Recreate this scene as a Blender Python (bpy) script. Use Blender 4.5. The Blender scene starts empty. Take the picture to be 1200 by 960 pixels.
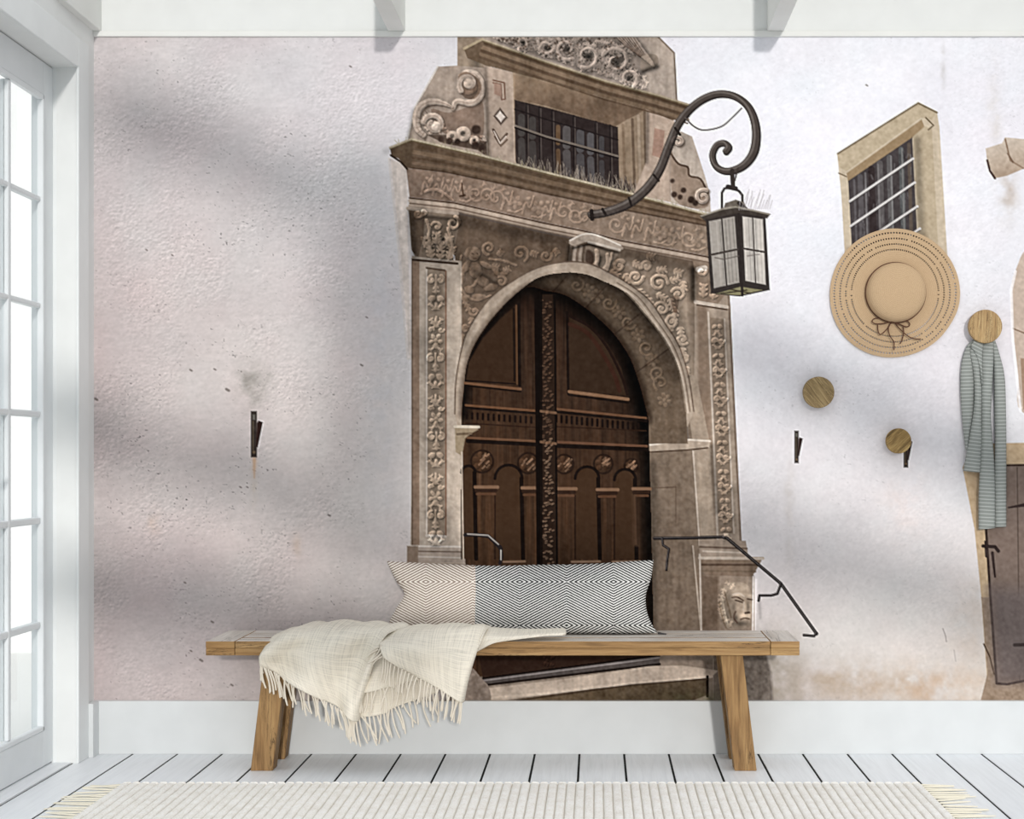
import bpy, bmesh, math, random
import numpy as np
from mathutils import Vector, Matrix, Quaternion
from mathutils import noise as mnoise
random.seed(4)
SC = bpy.context.scene
COLL = SC.collection
# ------------------------------------------------------------------ camera
CAM_H, CAM_Y, FOC = 1.083, -5.6, 1803.2      # eye height, distance to the printed wall, focal length in 1/1200 of the frame width
cam_d = bpy.data.cameras.new('camera'); cam = bpy.data.objects.new('camera', cam_d); COLL.objects.link(cam)
cam.location = (0, CAM_Y, CAM_H); cam.rotation_euler = (math.pi / 2, 0, 0)
cam_d.sensor_fit = 'HORIZONTAL'; cam_d.sensor_width = 36; cam_d.lens = FOC / 1200 * 36
cam_d.shift_x = -99 / 1200; cam_d.shift_y = 54 / 1200; cam_d.clip_end = 60
SC.camera = cam
# ------------------------------------------------------------------ sky, sun, exposure
world = bpy.data.worlds.new('overcast_sky'); SC.world = world; world.use_nodes = True
wn = world.node_tree; bg = wn.nodes['Background']
# overcast sky: brighter overhead than at the horizon, pale ground below
w_tc = wn.nodes.new('ShaderNodeTexCoord'); w_s = wn.nodes.new('ShaderNodeSeparateXYZ'); w_r = wn.nodes.new('ShaderNodeValToRGB')
w_m = wn.nodes.new('ShaderNodeMapRange'); w_m.inputs[1].default_value = -1; w_m.inputs[2].default_value = 1
wn.links.new(w_tc.outputs['Generated'], w_s.inputs[0]); wn.links.new(w_s.outputs[2], w_m.inputs[0]); wn.links.new(w_m.outputs[0], w_r.inputs[0]); wn.links.new(w_r.outputs[0], bg.inputs[0])
SKY = [(0.0, (.40, .40, .39)), (0.49, (.42, .42, .41)), (0.51, (.66, .675, .685)), (1.0, (1.42, 1.46, 1.51))]
w_e = w_r.color_ramp.elements
while len(w_e) < len(SKY): w_e.new(.5)
for w_q, (w_p, w_c) in zip(w_e, SKY): w_q.position = w_p; w_q.color = w_c + (1,)
bg.inputs[1].default_value = 1.2
SUN_K, SUN_M = -0.12, 0.18                   # sideways and downward drift of the sunlight per metre towards the wall
sun_d = bpy.data.lights.new('sun', 'SUN'); sun_d.energy = 2.05; sun_d.angle = math.radians(2.2); sun_d.color = (1.0, 0.965, 0.92)
sun = bpy.data.objects.new('sun', sun_d); COLL.objects.link(sun); sun.location = (3, -7, 4)
sun.rotation_euler = Vector((SUN_K, 1, -SUN_M)).to_track_quat('-Z', 'Y').to_euler()
vs = SC.view_settings
vs.view_transform = 'Standard'; vs.look = 'None'; vs.gamma = 1; vs.use_curve_mapping = False; vs.exposure = -0.41
# ------------------------------------------------------------------ helpers
def P(px, py, y):
    """a point of the photograph (1200 x 960) that lies y metres from the printed wall"""
    s = FOC / (y - CAM_Y)
    return Vector(((px - 699) / s, y, CAM_H + (534 - py) / s))

def lin(c):
    return tuple((v / 255 / 12.92) if v / 255 <= 0.04045 else ((v / 255 + 0.055) / 1.055) ** 2.4 for v in c[:3]) + (1.0,)

def tag(o, label=None, cat=None, group=None, kind=None):
    if label: o['label'] = label
    if cat: o['category'] = cat
    if group: o['group'] = group
    if kind: o['kind'] = kind
    return o

def empty(name, loc, label, cat, group=None):
    o = bpy.data.objects.new(name, None); COLL.objects.link(o); o.location = loc; o.empty_display_size = .1
    return tag(o, label, cat, group)

def link(name, me, m, parent=None, smooth=False):
    o = bpy.data.objects.new(name, me); COLL.objects.link(o)
    if m is not None:
        for q in (m if isinstance(m, (list, tuple)) else [m]): me.materials.append(q)
    if smooth: me.polygons.foreach_set('use_smooth', [True] * len(me.polygons))
    if parent is not None:
        o.parent = parent
        bpy_world = parent_loc(parent)
        o.location = -bpy_world
    return o

def parent_loc(p):
    v = Vector(p.location)
    while p.parent is not None:
        p = p.parent; v += Vector(p.location)
    return v

def obj(name, bm, m, parent=None, smooth=False):
    bmesh.ops.recalc_face_normals(bm, faces=bm.faces)
    me = bpy.data.meshes.new(name); bm.to_mesh(me); bm.free()
    return link(name, me, m, parent, smooth)

def box(bm, x0, x1, y0, y1, z0, z1, bev=0.0, seg=1):
    r = bmesh.ops.create_cube(bm, size=1.0, matrix=Matrix.Translation(((x0 + x1) / 2, (y0 + y1) / 2, (z0 + z1) / 2)) @ Matrix.Diagonal((x1 - x0, y1 - y0, z1 - z0, 1)))
    if bev:
        es = list({e for v in r['verts'] for e in v.link_edges})
        bmesh.ops.bevel(bm, geom=es, offset=bev, segments=seg, affect='EDGES', profile=0.5)

def hexa(bm, a, b):
    """solid between two quads (four corner points each)"""
    va = [bm.verts.new(p) for p in a]; vb = [bm.verts.new(p) for p in b]
    bm.faces.new(va); bm.faces.new(vb[::-1])
    for i in range(4): bm.faces.new([va[i], vb[i], vb[(i + 1) % 4], va[(i + 1) % 4]])

def boxobj(name, m, parent, *a, bev=0.003, seg=1):
    bm = bmesh.new(); box(bm, *a, bev=bev, seg=seg); return obj(name, bm, m, parent)

def struct(name, bm, m):
    o = obj(name, bm, m); o['kind'] = 'structure'; return o

def cat_rom(p, t):
    n = len(p); i = min(int(t), n - 2); f = t - i
    a, b, c, d = p[max(i - 1, 0)], p[i], p[i + 1], p[min(i + 2, n - 1)]
    return 0.5 * (2 * b + (c - a) * f + (2 * a - 5 * b + 4 * c - d) * f * f + (3 * b - a - 3 * c + d) * f ** 3)

def path(pts, n):
    p = [Vector(q) for q in pts]
    return [cat_rom(p, (len(p) - 1) * k / (n - 1)) for k in range(n)]

def tube3(bm, pts, rad, seg=8, caps=True):
    n = len(pts); rad = rad if hasattr(rad, '__len__') else [rad] * n
    rings = []; up = None
    for i, p in enumerate(pts):
        t = (pts[min(i + 1, n - 1)] - pts[max(i - 1, 0)]).normalized()
        if up is None: up = t.orthogonal().normalized()
        up = (up - t * up.dot(t)).normalized(); s = t.cross(up)
        rings.append([bm.verts.new(p + (up * math.cos(a) + s * math.sin(a)) * rad[i]) for a in [2 * math.pi * k / seg for k in range(seg)]])
    for a, b in zip(rings, rings[1:]):
        for k in range(seg): bm.faces.new([a[k], a[(k + 1) % seg], b[(k + 1) % seg], b[k]])
    if caps: bm.faces.new(rings[0][::-1]); bm.faces.new(rings[-1])

def grid_surface(ctrl, nu, nv, fn=None):
    """points of a surface through a grid of control points (rows = across, columns = down)"""
    rows = [path(c, nv) for c in ctrl]
    out = []
    for i in range(nu):
        col = [cat_rom([r[j] for r in rows], (len(rows) - 1) * i / (nu - 1)) for j in range(nv)]
        out.append(col)
    if fn:
        for i in range(nu):
            for j in range(nv): out[i][j] = fn(out[i][j].copy(), i / (nu - 1), j / (nv - 1))
    return out

def sheet(pts, thick=0.0, uvscale=(1, 1)):
    """mesh of a grid of points; with thickness a closed slab grown along its normals"""
    nu, nv = len(pts), len(pts[0])
    bm = bmesh.new(); uvl = bm.loops.layers.uv.new('UVMap')
    def nrm(i, j):
        a = pts[min(i + 1, nu - 1)][j] - pts[max(i - 1, 0)][j]; b = pts[i][min(j + 1, nv - 1)] - pts[i][max(j - 1, 0)]
        n = a.cross(b)
        return n.normalized() if n.length > 1e-9 else Vector((0, -1, 0))
    N = [[nrm(i, j) for j in range(nv)] for i in range(nu)]
    F = [[bm.verts.new(pts[i][j] + N[i][j] * thick / 2) for j in range(nv)] for i in range(nu)]
    def quad(q, uv):
        f = bm.faces.new(q)
        for l, t in zip(f.loops, uv): l[uvl].uv = (t[0] / (nu - 1) * uvscale[0], t[1] / (nv - 1) * uvscale[1])
        return f
    for i in range(nu - 1):
        for j in range(nv - 1): quad([F[i][j], F[i + 1][j], F[i + 1][j + 1], F[i][j + 1]], [(i, j), (i + 1, j), (i + 1, j + 1), (i, j + 1)])
    if thick:
        B = [[bm.verts.new(pts[i][j] - N[i][j] * thick / 2) for j in range(nv)] for i in range(nu)]
        for i in range(nu - 1):
            for j in range(nv - 1): quad([B[i][j], B[i][j + 1], B[i + 1][j + 1], B[i + 1][j]], [(i, j), (i, j + 1), (i + 1, j + 1), (i + 1, j)])
        for i in range(nu - 1):
            for j in (0, nv - 1): quad([F[i][j], F[i + 1][j], B[i + 1][j], B[i][j]], [(i, j), (i + 1, j), (i + 1, j), (i, j)])
        for j in range(nv - 1):
            for i in (0, nu - 1): quad([F[i][j], F[i][j + 1], B[i][j + 1], B[i][j]], [(i, j), (i, j + 1), (i, j + 1), (i, j)])
    return bm
# ------------------------------------------------------------------ materials
def mat(name, rgb, rough=0.6, spec=0.3):
    m = bpy.data.materials.new(name); m.use_nodes = True
    b = m.node_tree.nodes['Principled BSDF']; b.inputs['Base Color'].default_value = lin(rgb)
    b.inputs['Roughness'].default_value = rough; b.inputs['Specular IOR Level'].default_value = spec
    return m

class NT:
    def __init__(s, m): s.t = m.node_tree; s.b = s.t.nodes['Principled BSDF']
    def n(s, kind, **kw):
        x = s.t.nodes.new(kind)
        for k, v in kw.items():
            if hasattr(x, k): setattr(x, k, v)
            else: x.inputs[k.replace('_', ' ')].default_value = v
        return x
    def l(s, a, b): s.t.links.new(a, b)
    def math(s, op, a, b=None, c=None, clamp=False):
        x = s.t.nodes.new('ShaderNodeMath'); x.operation = op; x.use_clamp = clamp
        for i, v in enumerate((a, b, c)):
            if v is None: continue
            if isinstance(v, (int, float)): x.inputs[i].default_value = v
            else: s.l(v, x.inputs[i])
        return x.outputs[0]
    def ramp(s, fac, stops):
        r = s.t.nodes.new('ShaderNodeValToRGB'); e = r.color_ramp.elements
        while len(e) < len(stops): e.new(0.5)
        for q, (p, c) in zip(e, stops): q.position = p; q.color = lin(c)
        s.l(fac, r.inputs[0]); return r.outputs[0]
    def mix(s, f, a, b, mode='MIX'):
        x = s.t.nodes.new('ShaderNodeMix'); x.data_type = 'RGBA'; x.blend_type = mode
        for i, v in ((0, f), (6, a), (7, b)):
            if isinstance(v, (int, float)): x.inputs[i].default_value = v
            elif isinstance(v, tuple): x.inputs[i].default_value = lin(v)
            else: s.l(v, x.inputs[i])
        return x.outputs[2]
    def bump(s, h, strength=0.3, dist=0.002):
        x = s.t.nodes.new('ShaderNodeBump'); x.inputs['Strength'].default_value = strength; x.inputs['Distance'].default_value = dist
        s.l(h, x.inputs['Height']); s.l(x.outputs[0], s.b.inputs['Normal'])

def coords(t, scale=(1, 1, 1), rot=(0, 0, 0), kind='Object'):
    c = t.n('ShaderNodeTexCoord'); mp = t.n('ShaderNodeMapping'); mp.inputs['Scale'].default_value = scale; mp.inputs['Rotation'].default_value = rot
    if any(rot):
        mp.vector_type = 'TEXTURE'; mp.inputs['Scale'].default_value = [1 / q for q in scale]
    t.l(c.outputs[kind], mp.inputs[0]); return mp.outputs[0]

def white_paint(name, rgb, rough=0.5, spec=0.25):
    m = mat(name, rgb, rough, spec); t = NT(m)
    nz = t.n('ShaderNodeTexNoise', Scale=9.0, Detail=4.0); t.l(coords(t), nz.inputs['Vector'])
    t.l(t.ramp(nz.outputs[0], [(0.3, tuple(v - 3 for v in rgb)), (0.7, tuple(min(v + 2, 255) for v in rgb))]), t.b.inputs['Base Color'])
    return m

def wood(name, light, mid, dark, axis=0, scale=1.0, crack=True, rough=0.6, rot=(0, 0, 0)):
    m = mat(name, mid, rough, 0.25); t = NT(m)
    sc = [26 * scale] * 3; sc[axis] = 1.6 * scale
    v = coords(t, sc, rot)
    oi = t.n('ShaderNodeObjectInfo'); ad = t.n('ShaderNodeVectorMath', operation='ADD'); t.l(v, ad.inputs[0])
    cb = t.n('ShaderNodeCombineXYZ'); k = t.math('MULTIPLY', oi.outputs['Random'], 40.0)
    for q in range(3): t.l(k, cb.inputs[q])
    t.l(cb.outputs[0], ad.inputs[1]); v = ad.outputs[0]
    n1 = t.n('ShaderNodeTexNoise', Scale=1.0, Detail=6.0, Roughness=0.65, Distortion=0.6); t.l(v, n1.inputs['Vector'])
    n2 = t.n('ShaderNodeTexNoise', Scale=4.2, Detail=3.0, Roughness=0.6); t.l(v, n2.inputs['Vector'])
    c = t.ramp(n1.outputs[0], [(0.28, dark), (0.46, mid), (0.66, light)])
    c = t.mix(t.math('MULTIPLY', t.math('SUBTRACT', n2.outputs[0], 0.35, clamp=True), 1.1), c, tuple(int(q * .72) for q in mid))
    if crack:
        n3 = t.n('ShaderNodeTexNoise', Scale=0.9, Detail=8.0, Roughness=0.7, Distortion=1.4); t.l(v, n3.inputs['Vector'])
        a = t.math('ABSOLUTE', t.math('SUBTRACT', n3.outputs[0], 0.5))
        f = t.math('SUBTRACT', 1.0, t.math('MULTIPLY', a, 42.0), clamp=True)
        g = t.n('ShaderNodeTexNoise', Scale=0.35, Detail=1.0); t.l(v, g.inputs['Vector'])
        f = t.math('MULTIPLY', f, t.math('MULTIPLY', t.math('SUBTRACT', g.outputs[0], 0.47, clamp=True), 9.0, clamp=True), clamp=True)
        c = t.mix(f, c, (46, 30, 16))
    t.l(c, t.b.inputs['Base Color']); t.bump(n1.outputs[0], 0.35, 0.003)
    return m
# ---------------------------------------------------------------- the printed picture of the mural (flat print, drawn with numpy)
X0, X1, Y0, Y1 = 106, 1264, 40, 826          # print area, in thousandths of the wall print (1 unit = 1/322 m)
W, H = X1 - X0, Y1 - Y0
GX, GY = np.meshgrid(np.arange(X0, X1, dtype=np.float32), np.arange(Y0, Y1, dtype=np.float32))
COL = np.zeros((H, W, 3), np.float32)        # printed colour
HGT = np.zeros((H, W), np.float32)           # height of the carving in the printed picture
AMP = np.zeros((H, W), np.float32)           # grain
IDM = np.zeros((H, W), np.int32)             # which printed element
NAMES = ['printed_plaster']
RNG = np.random.RandomState(7)

def vnoise(sx, sy=None, seed=0):
    sy = sy or sx
    r = np.random.RandomState(seed)
    gh, gw = int(H / sy) + 3, int(W / sx) + 3
    g = r.rand(gh, gw).astype(np.float32)
    fy = np.arange(H) / sy; fx = np.arange(W) / sx
    iy = fy.astype(int); ix = fx.astype(int)
    ty = (fy - iy).astype(np.float32); tx = (fx - ix).astype(np.float32)
    ty = ty * ty * (3 - 2 * ty); tx = tx * tx * (3 - 2 * tx)
    a = g[iy][:, ix]; b = g[iy][:, ix + 1]; c = g[iy + 1][:, ix]; d = g[iy + 1][:, ix + 1]
    tx = tx[None, :]; ty = ty[:, None]
    return (a * (1 - tx) + b * tx) * (1 - ty) + (c * (1 - tx) + d * tx) * ty - 0.5

def fbm(s, seed, octs=4, sy=None):
    o = 0; amp = 1
    for i in range(octs):
        o = o + amp * vnoise(max(s, 1.3), max(sy or s, 1.3), seed + i * 13)
        s /= 2; sy = sy / 2 if sy else None; amp *= 0.55
    return o

def blur(a, r):
    r = int(r)
    for ax in (0, 1):
        for _ in range(2):
            p = np.pad(a, [(r + 1, r) if i == ax else (0, 0) for i in range(a.ndim)], mode='edge')
            c = np.cumsum(p, axis=ax, dtype=np.float64)
            n = a.shape[ax]
            hi = np.take(c, np.arange(2 * r + 1, 2 * r + 1 + n), axis=ax)
            lo = np.take(c, np.arange(0, n), axis=ax)
            a = ((hi - lo) / (2 * r + 1)).astype(np.float32)
    return a

def smooth(pts, n=6, closed=False):
    p = np.array(pts, float)
    m = len(p)
    out = []
    rng = range(m if closed else m - 1)
    for i in rng:
        if closed:
            a, b, c, d = p[i - 1], p[i], p[(i + 1) % m], p[(i + 2) % m]
        else:
            a, b, c, d = p[max(i - 1, 0)], p[i], p[i + 1], p[min(i + 2, m - 1)]
        for k in range(n):
            t = k / n
            out.append(0.5 * (2 * b + (c - a) * t + (2 * a - 5 * b + 4 * c - d) * t * t + (3 * b - a - 3 * c + d) * t ** 3))
    if not closed: out.append(p[-1])
    return np.array(out)

def win(pts, pad):
    p = np.asarray(pts, float)
    x0 = int(max(np.floor(p[:, 0].min() - pad) - X0, 0)); x1 = int(min(np.ceil(p[:, 0].max() + pad) - X0 + 1, W))
    y0 = int(max(np.floor(p[:, 1].min() - pad) - Y0, 0)); y1 = int(min(np.ceil(p[:, 1].max() + pad) - Y0 + 1, H))
    return slice(y0, max(y1, y0)), slice(x0, max(x1, x0))

def sdpoly(pts, w):
    p = np.asarray(pts, float); x = GX[w]; y = GY[w]
    d = np.full(x.shape, 1e9); ins = np.zeros(x.shape, bool)
    for i in range(len(p)):
        ax, ay = p[i]; bx, by = p[(i + 1) % len(p)]
        ex, ey = bx - ax, by - ay
        t = np.clip(((x - ax) * ex + (y - ay) * ey) / (ex * ex + ey * ey + 1e-9), 0, 1)
        d = np.minimum(d, (x - ax - t * ex) ** 2 + (y - ay - t * ey) ** 2)
        c = (ay <= y) != (by <= y)
        if ey != 0:
            ins ^= c & (x < ax + (y - ay) * ex / ey)
    return np.where(ins, -1, 1) * np.sqrt(d)

def sdline(pts, w, wid):
    """distance to a polyline minus its (tapering) half width; also the place along it"""
    p = np.asarray(pts, float); x = GX[w]; y = GY[w]
    n = len(p); wd = np.interp(np.linspace(0, 1, n), np.linspace(0, 1, len(np.atleast_1d(wid))), np.atleast_1d(wid))
    d = np.full(x.shape, 1e9); hw = np.full(x.shape, float(wd.max()))
    for i in range(n - 1):
        ax, ay = p[i]; bx, by = p[i + 1]; ex, ey = bx - ax, by - ay
        t = np.clip(((x - ax) * ex + (y - ay) * ey) / (ex * ex + ey * ey + 1e-9), 0, 1)
        q = np.sqrt((x - ax - t * ex) ** 2 + (y - ay - t * ey) ** 2)
        r = wd[i] + (wd[i + 1] - wd[i]) * t
        k = (q - r) < (d - hw)
        d = np.where(k, q, d); hw = np.where(k, r, hw)
    return d, hw

def ident(name):
    if name not in NAMES: NAMES.append(name)
    return NAMES.index(name)

def put(w, m, col, name=None):
    c = np.asarray(col, np.float32)
    COL[w] = COL[w] * (1 - m[..., None]) + c * m[..., None]
    if name: IDM[w][m > 0.5] = ident(name)

def fill(pts, col, name=None, grain=9, soft=0.7, flat=True, grad=None):
    w = win(pts, soft + 2); s = sdpoly(pts, w)
    m = np.clip(0.5 - s / (2 * soft), 0, 1).astype(np.float32)
    c = np.asarray(col, np.float32)
    if grad is not None:                       # second colour along a direction: (colour, (x0,y0), (x1,y1))
        c2, a, b = grad; a = np.array(a, float); b = np.array(b, float); e = b - a
        t = np.clip(((GX[w] - a[0]) * e[0] + (GY[w] - a[1]) * e[1]) / (e @ e), 0, 1)[..., None]
        c = c * (1 - t) + np.asarray(c2, np.float32) * t
    put(w, m, c, name)
    AMP[w] = AMP[w] * (1 - m) + grain * m
    if flat: HGT[w] = HGT[w] * (1 - m)
    return w, m

def line(pts, wid, col, name=None, soft=0.6, op=1.0):
    w = win(pts, np.max(wid) + soft + 2); d, hw = sdline(pts, w, wid)
    m = np.clip(0.5 - (d - hw) / (2 * soft), 0, 1).astype(np.float32) * op
    put(w, m, col, name)

def shade(pts, wid, amt, only=None):
    """soft dark (amt<0) or light band along a line in the printed picture"""
    w = win(pts, wid * 2.5 + 2); d, hw = sdline(pts, w, 0.0)
    m = np.exp(-(d / wid) ** 2).astype(np.float32) * amt
    if only: m = m * np.isin(IDM[w], [ident(o) for o in only])
    COL[w] *= (1 + m)[..., None]

def tube(pts, wid, hgt):
    w = win(pts, np.max(wid) + 2); d, hw = sdline(pts, w, wid)
    t = np.clip(1 - (d / np.maximum(hw, 0.1)) ** 2, 0, 1)
    HGT[w] = np.maximum(HGT[w], hgt * np.sqrt(t))

def blob(cx, cy, rx, ry, ang, hgt):
    r = max(rx, ry) + 2
    w = win([(cx - r, cy - r), (cx + r, cy + r)], 0)
    x = GX[w] - cx; y = GY[w] - cy; c, s = math.cos(ang), math.sin(ang)
    u = (x * c + y * s) / rx; v = (-x * s + y * c) / ry
    HGT[w] = np.maximum(HGT[w], hgt * np.sqrt(np.clip(1 - u * u - v * v, 0, 1)))

def dent(cx, cy, r, depth):
    w = win([(cx - r, cy - r), (cx + r, cy + r)], 2)
    d = np.hypot(GX[w] - cx, GY[w] - cy) / r
    HGT[w] = HGT[w] - depth * np.clip(1 - d * d, 0, 1)
    COL[w] *= (1 - 0.45 * np.clip(1.15 - d, 0, 1))[..., None]

def spiral(cx, cy, r, turns, a0, sgn, n=26, end=0.12):
    t = np.linspace(0, 1, n); rr = r * (1 - (1 - end) * t); a = a0 + sgn * turns * 2 * math.pi * t
    return np.stack([cx + rr * np.cos(a), cy + rr * np.sin(a)], 1)

def scroll(cx, cy, r, turns, a0, sgn, wid, hgt):
    tube(spiral(cx, cy, r, turns, a0, sgn), np.array([wid, wid * 0.9, wid * 0.6]), hgt)
    blob(cx, cy, wid * 1.1, wid * 1.1, 0, hgt)

def leaf(cx, cy, ln, ang, wd, hgt, lobes=3):
    c, s = math.cos(ang), math.sin(ang)
    blob(cx + c * ln * 0.45, cy + s * ln * 0.45, ln * 0.55, wd, ang, hgt)
    for k in range(lobes):
        t = 0.15 + 0.7 * k / max(lobes - 1, 1)
        for sg in (-1, 1):
            blob(cx + c * ln * t - s * sg * wd, cy + s * ln * t + c * sg * wd, wd * 1.1, wd * 0.55, ang + sg * 0.8, hgt * 0.8)

def rosette(cx, cy, r, hgt, n=6):
    for k in range(n):
        a = k * 2 * math.pi / n + 0.3
        blob(cx + math.cos(a) * r * 0.6, cy + math.sin(a) * r * 0.6, r * 0.42, r * 0.3, a, hgt)
    blob(cx, cy, r * 0.32, r * 0.32, 0, hgt * 1.2)

def lerp_pts(a, b, t): return np.asarray(a, float) * (1 - t) + np.asarray(b, float) * t
def yat(l, x): l = np.asarray(l, float); return float(np.interp(x, l[:, 0], l[:, 1]))

def paint_mural():
    global COL
    # ---- plaster: broad colour fields
    pts = [(120,60,206,199,200),(300,60,212,206,208),(430,80,222,219,224),(150,250,201,192,193),(300,250,206,199,199),(430,300,208,206,208),
           (150,450,199,190,190),(300,450,204,197,195),(420,550,203,197,196),(150,700,194,186,186),(300,700,198,190,189),(430,690,200,193,191),
           (150,800,191,182,182),(300,800,192,184,183),(820,80,231,230,237),(950,80,237,237,244),(1150,80,239,239,246),(1150,200,233,231,237),
           (930,250,233,232,239),(930,380,227,225,230),(1100,450,226,224,229),(900,560,217,214,217),(1080,600,220,216,219),(950,700,211,207,208),
           (1100,700,216,212,214),(950,790,198,189,184),(1050,795,204,194,185),(1140,800,205,192,179),(1180,350,234,232,237),(1240,500,215,212,214),(600,300,205,200,200)]
    num = np.zeros((H, W, 3), np.float32); den = np.zeros((H, W), np.float32)
    for px, py, r, g, b in pts:
        k = np.exp(-((GX - px) ** 2 + (GY - py) ** 2) / (2 * 105.0 ** 2)) + 1e-7
        num += k[..., None] * np.array([r, g, b], np.float32); den += k
    COL[:] = num / den[..., None]
    lo = fbm(90, 1, 3)
    COL[:] += lo[..., None] * np.array([10, 10, 9]) + (fbm(60, 5, 3))[..., None] * np.array([2.5, -1, -1])
    left = np.clip((620 - GX) / 250, 0.25, 1)
    COL[:] += (np.array([-2, -5, -6], np.float32) * (np.clip((520 - GX) / 120, 0, 1) * np.clip((GY - 150) / 200, .2, 1))[..., None])
    pit = np.clip(fbm(3.4, 71, 2, sy=2.2) - .42, 0, .3) * np.clip(fbm(60, 72, 2) * 2 + .5, 0, 1.5) * left
    COL[:] *= (1 - 1.1 * pit)[..., None]
    AMP[:] = 5.0
    # trowelled relief of the plaster
    patch = np.clip(fbm(70, 21, 3) * 2.4 + 0.40, 0.12, 1.3)
    HGT[:] += 0.7 * left * patch * fbm(3.4, 30, 3, sy=2.4) + 0.35 * left * fbm(13, 44, 2, sy=5) + 1.5 * left * np.clip(fbm(40, 52, 2) - .12, 0, 1) * fbm(4.5, 57, 2, sy=3.2)
    for x, y, r in [(113,468,2.5),(224,434,2),(252,433,1.8),(267,457,3),(282,571,1.6),(386,604,2),(217,683,1.6),(172,293,1.5),(202,299,1.5),
                    (249,729,2),(224,763,1.6),(236,774,2.5),(272,803,2),(290,571,1.4),(424,428,2),(430,372,1.6),(411,78,1.6),(1016,100,1.6)]:
        line([(x - r * .6, y - r * .3), (x + r * .4, y + r * .3)], r * 0.5, (105, 96, 92), soft=0.8, op=0.8)
    # grime over the iron peg, rust below, damp at the foot of the wall
    def stain_shade(cx, cy, rx, ry, col, op, seed=3):
        w = win([(cx - rx * 2, cy - ry * 2), (cx + rx * 2, cy + ry * 2)], 0)
        m = np.exp(-((GX[w] - cx) / rx) ** 2 - ((GY[w] - cy) / ry) ** 2) * op * np.clip(0.7 + 1.2 * fbm(14, seed, 3)[w], 0, 1.3)
        put(w, np.clip(m, 0, 1).astype(np.float32), col)
    stain_shade(293, 452, 16, 24, (140, 136, 130), .6); stain_shade(313, 455, 8, 14, (150, 146, 140), .4)
    for q in [((285,436),(296,462)),((290,440),(298,468)),((316,440),(303,468))]: line(q, [3,1.5], (150,144,138), soft=3, op=.3)
    line([(298,537),(298,560)], [1.6,.8], (188,148,116), soft=1.2, op=.6)
    stain_shade(298, 541, 3, 13, (196, 160, 130), .7); stain_shade(298, 570, 4, 30, (190, 175, 160), .3)
    stain_shade(180, 612, 7, 12, (195, 160, 135), .35); stain_shade(348, 640, 5, 14, (190, 165, 145), .3)
    for cx, cy, rx, ry, c, op in [(1000,800,90,22,(176,158,140),.7),(1100,806,70,20,(190,160,135),.6),(925,800,22,55,(170,160,150),.6),(1140,740,30,60,(205,190,178),.5),
                                  (905,800,14,40,(150,140,125),.5),(1165,140,8,50,(214,208,206),.6),(1105,80,3,24,(190,186,186),.6),(1105,300,12,120,(215,212,216),.5),
                                  (925,600,6,60,(200,192,188),.5),(1060,590,30,40,(222,205,200),.35),(445,420,18,200,(186,186,192),.35)]:
        stain_shade(cx, cy, rx, ry, c, op, 9)
    line([(1105,772-35),(1108,790-45),(1109,752)], .7, (150,140,135), op=.7); line([(1118,762),(1120,775)], .6, (165,155,150), op=.6)
    # iron pegs
    IR = (52, 44, 40)
    def peg(x, y, s, n):
        fill([(x,y),(x+7*s,y),(x+7*s,y+54*s),(x,y+54*s)], IR, n, 6)
        fill([(x+7*s,y+14*s),(x+9*s,y+11*s),(x+14*s,y+13*s),(x+8*s,y+42*s),(x+6*s,y+42*s)], (44, 28, 24), n, 5)
        fill([(x+2*s,y+4*s),(x+5*s,y+4*s),(x+5*s,y+10*s),(x+2*s,y+10*s)], (100,96,90), n, 3)
        line([(x+2.5*s,y+12*s),(x+2.5*s,y+45*s)], .8*s, (84,74,62), n); line([(x+3.5*s,y+48*s)]*2, 1.8*s, (96,80,64), n)
        line([(x+9*s,y+10*s),(x+15*s,y+12*s),(x+9*s,y+43*s)], .8, (238,236,238), op=.3)
    peg(294, 482, 1.0, 'printed_iron_peg'); peg(931, 505, 0.7, 'printed_iron_peg#2'); peg(1059, 508, 0.74, 'printed_iron_peg#3')

    # ---- small window in its stone surround
    n = 'printed_window_surround'
    ST = (196, 181, 160)
    fill([(981,180),(1028,150),(1076,120),(1098,131),(1101,150),(1105,215),(1112,330),(1112,352),(1000,352),(990,300),(986,230)], ST, n, 12)
    fill([(981,180),(1076,120),(1098,131),(1092,140),(1079,138),(992,201),(984,196)], (184,168,144), n, 13)
    fill([(992,203),(1080,140),(1084,150),(1070,161),(994,214)], (150,128,100), n, 10)
    fill([(1070,160),(1084,148),(1092,150),(1100,300),(1078,300)], (182,166,142), n, 12)
    line([(982,180),(1076,121),(1098,132)], 1.1, (120,106,86), n); line([(1085,138),(1094,147),(1088,152)], .9, (110,95,75), n)
    line([(983,203),(992,207)], .8, (120,104,84), n); shade([(1075,165),(1080,290)], 5, -.25)
    fill([(994,212),(1069,161),(1076,300),(1076,350),(1002,350),(998,285)], (66,60,61), 'printed_window_opening', 9)
    for x, c, wd in [(1001,(96,92,94),1.2),(1008,(92,88,90),3),(1014,(120,117,118),1),(1021,(45,36,36),4),(1031,(98,94,94),3.5),(1029,(120,116,116),.8),(1042,(104,102,102),3),(1044,(132,130,130),.8),(1056,(92,96,96),3),(1057,(128,126,124),.8),(1065,(96,84,74),2)]:
        sl = (x - 994) * -0.66
        line([(x, 216 + sl), (x + 5, 350)], wd, c, 'printed_window_opening', op=.75)
    for k in range(90):
        x = 998 + RNG.rand() * 70; y = 216 - (x - 994) * .66 + RNG.rand() * 120; line([(x, y), (x + RNG.randn() * 2, y + 3 + RNG.rand() * 6)], .8, (118,115,116) if RNG.rand() > .45 else (52,46,48), None, op=.45)
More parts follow.
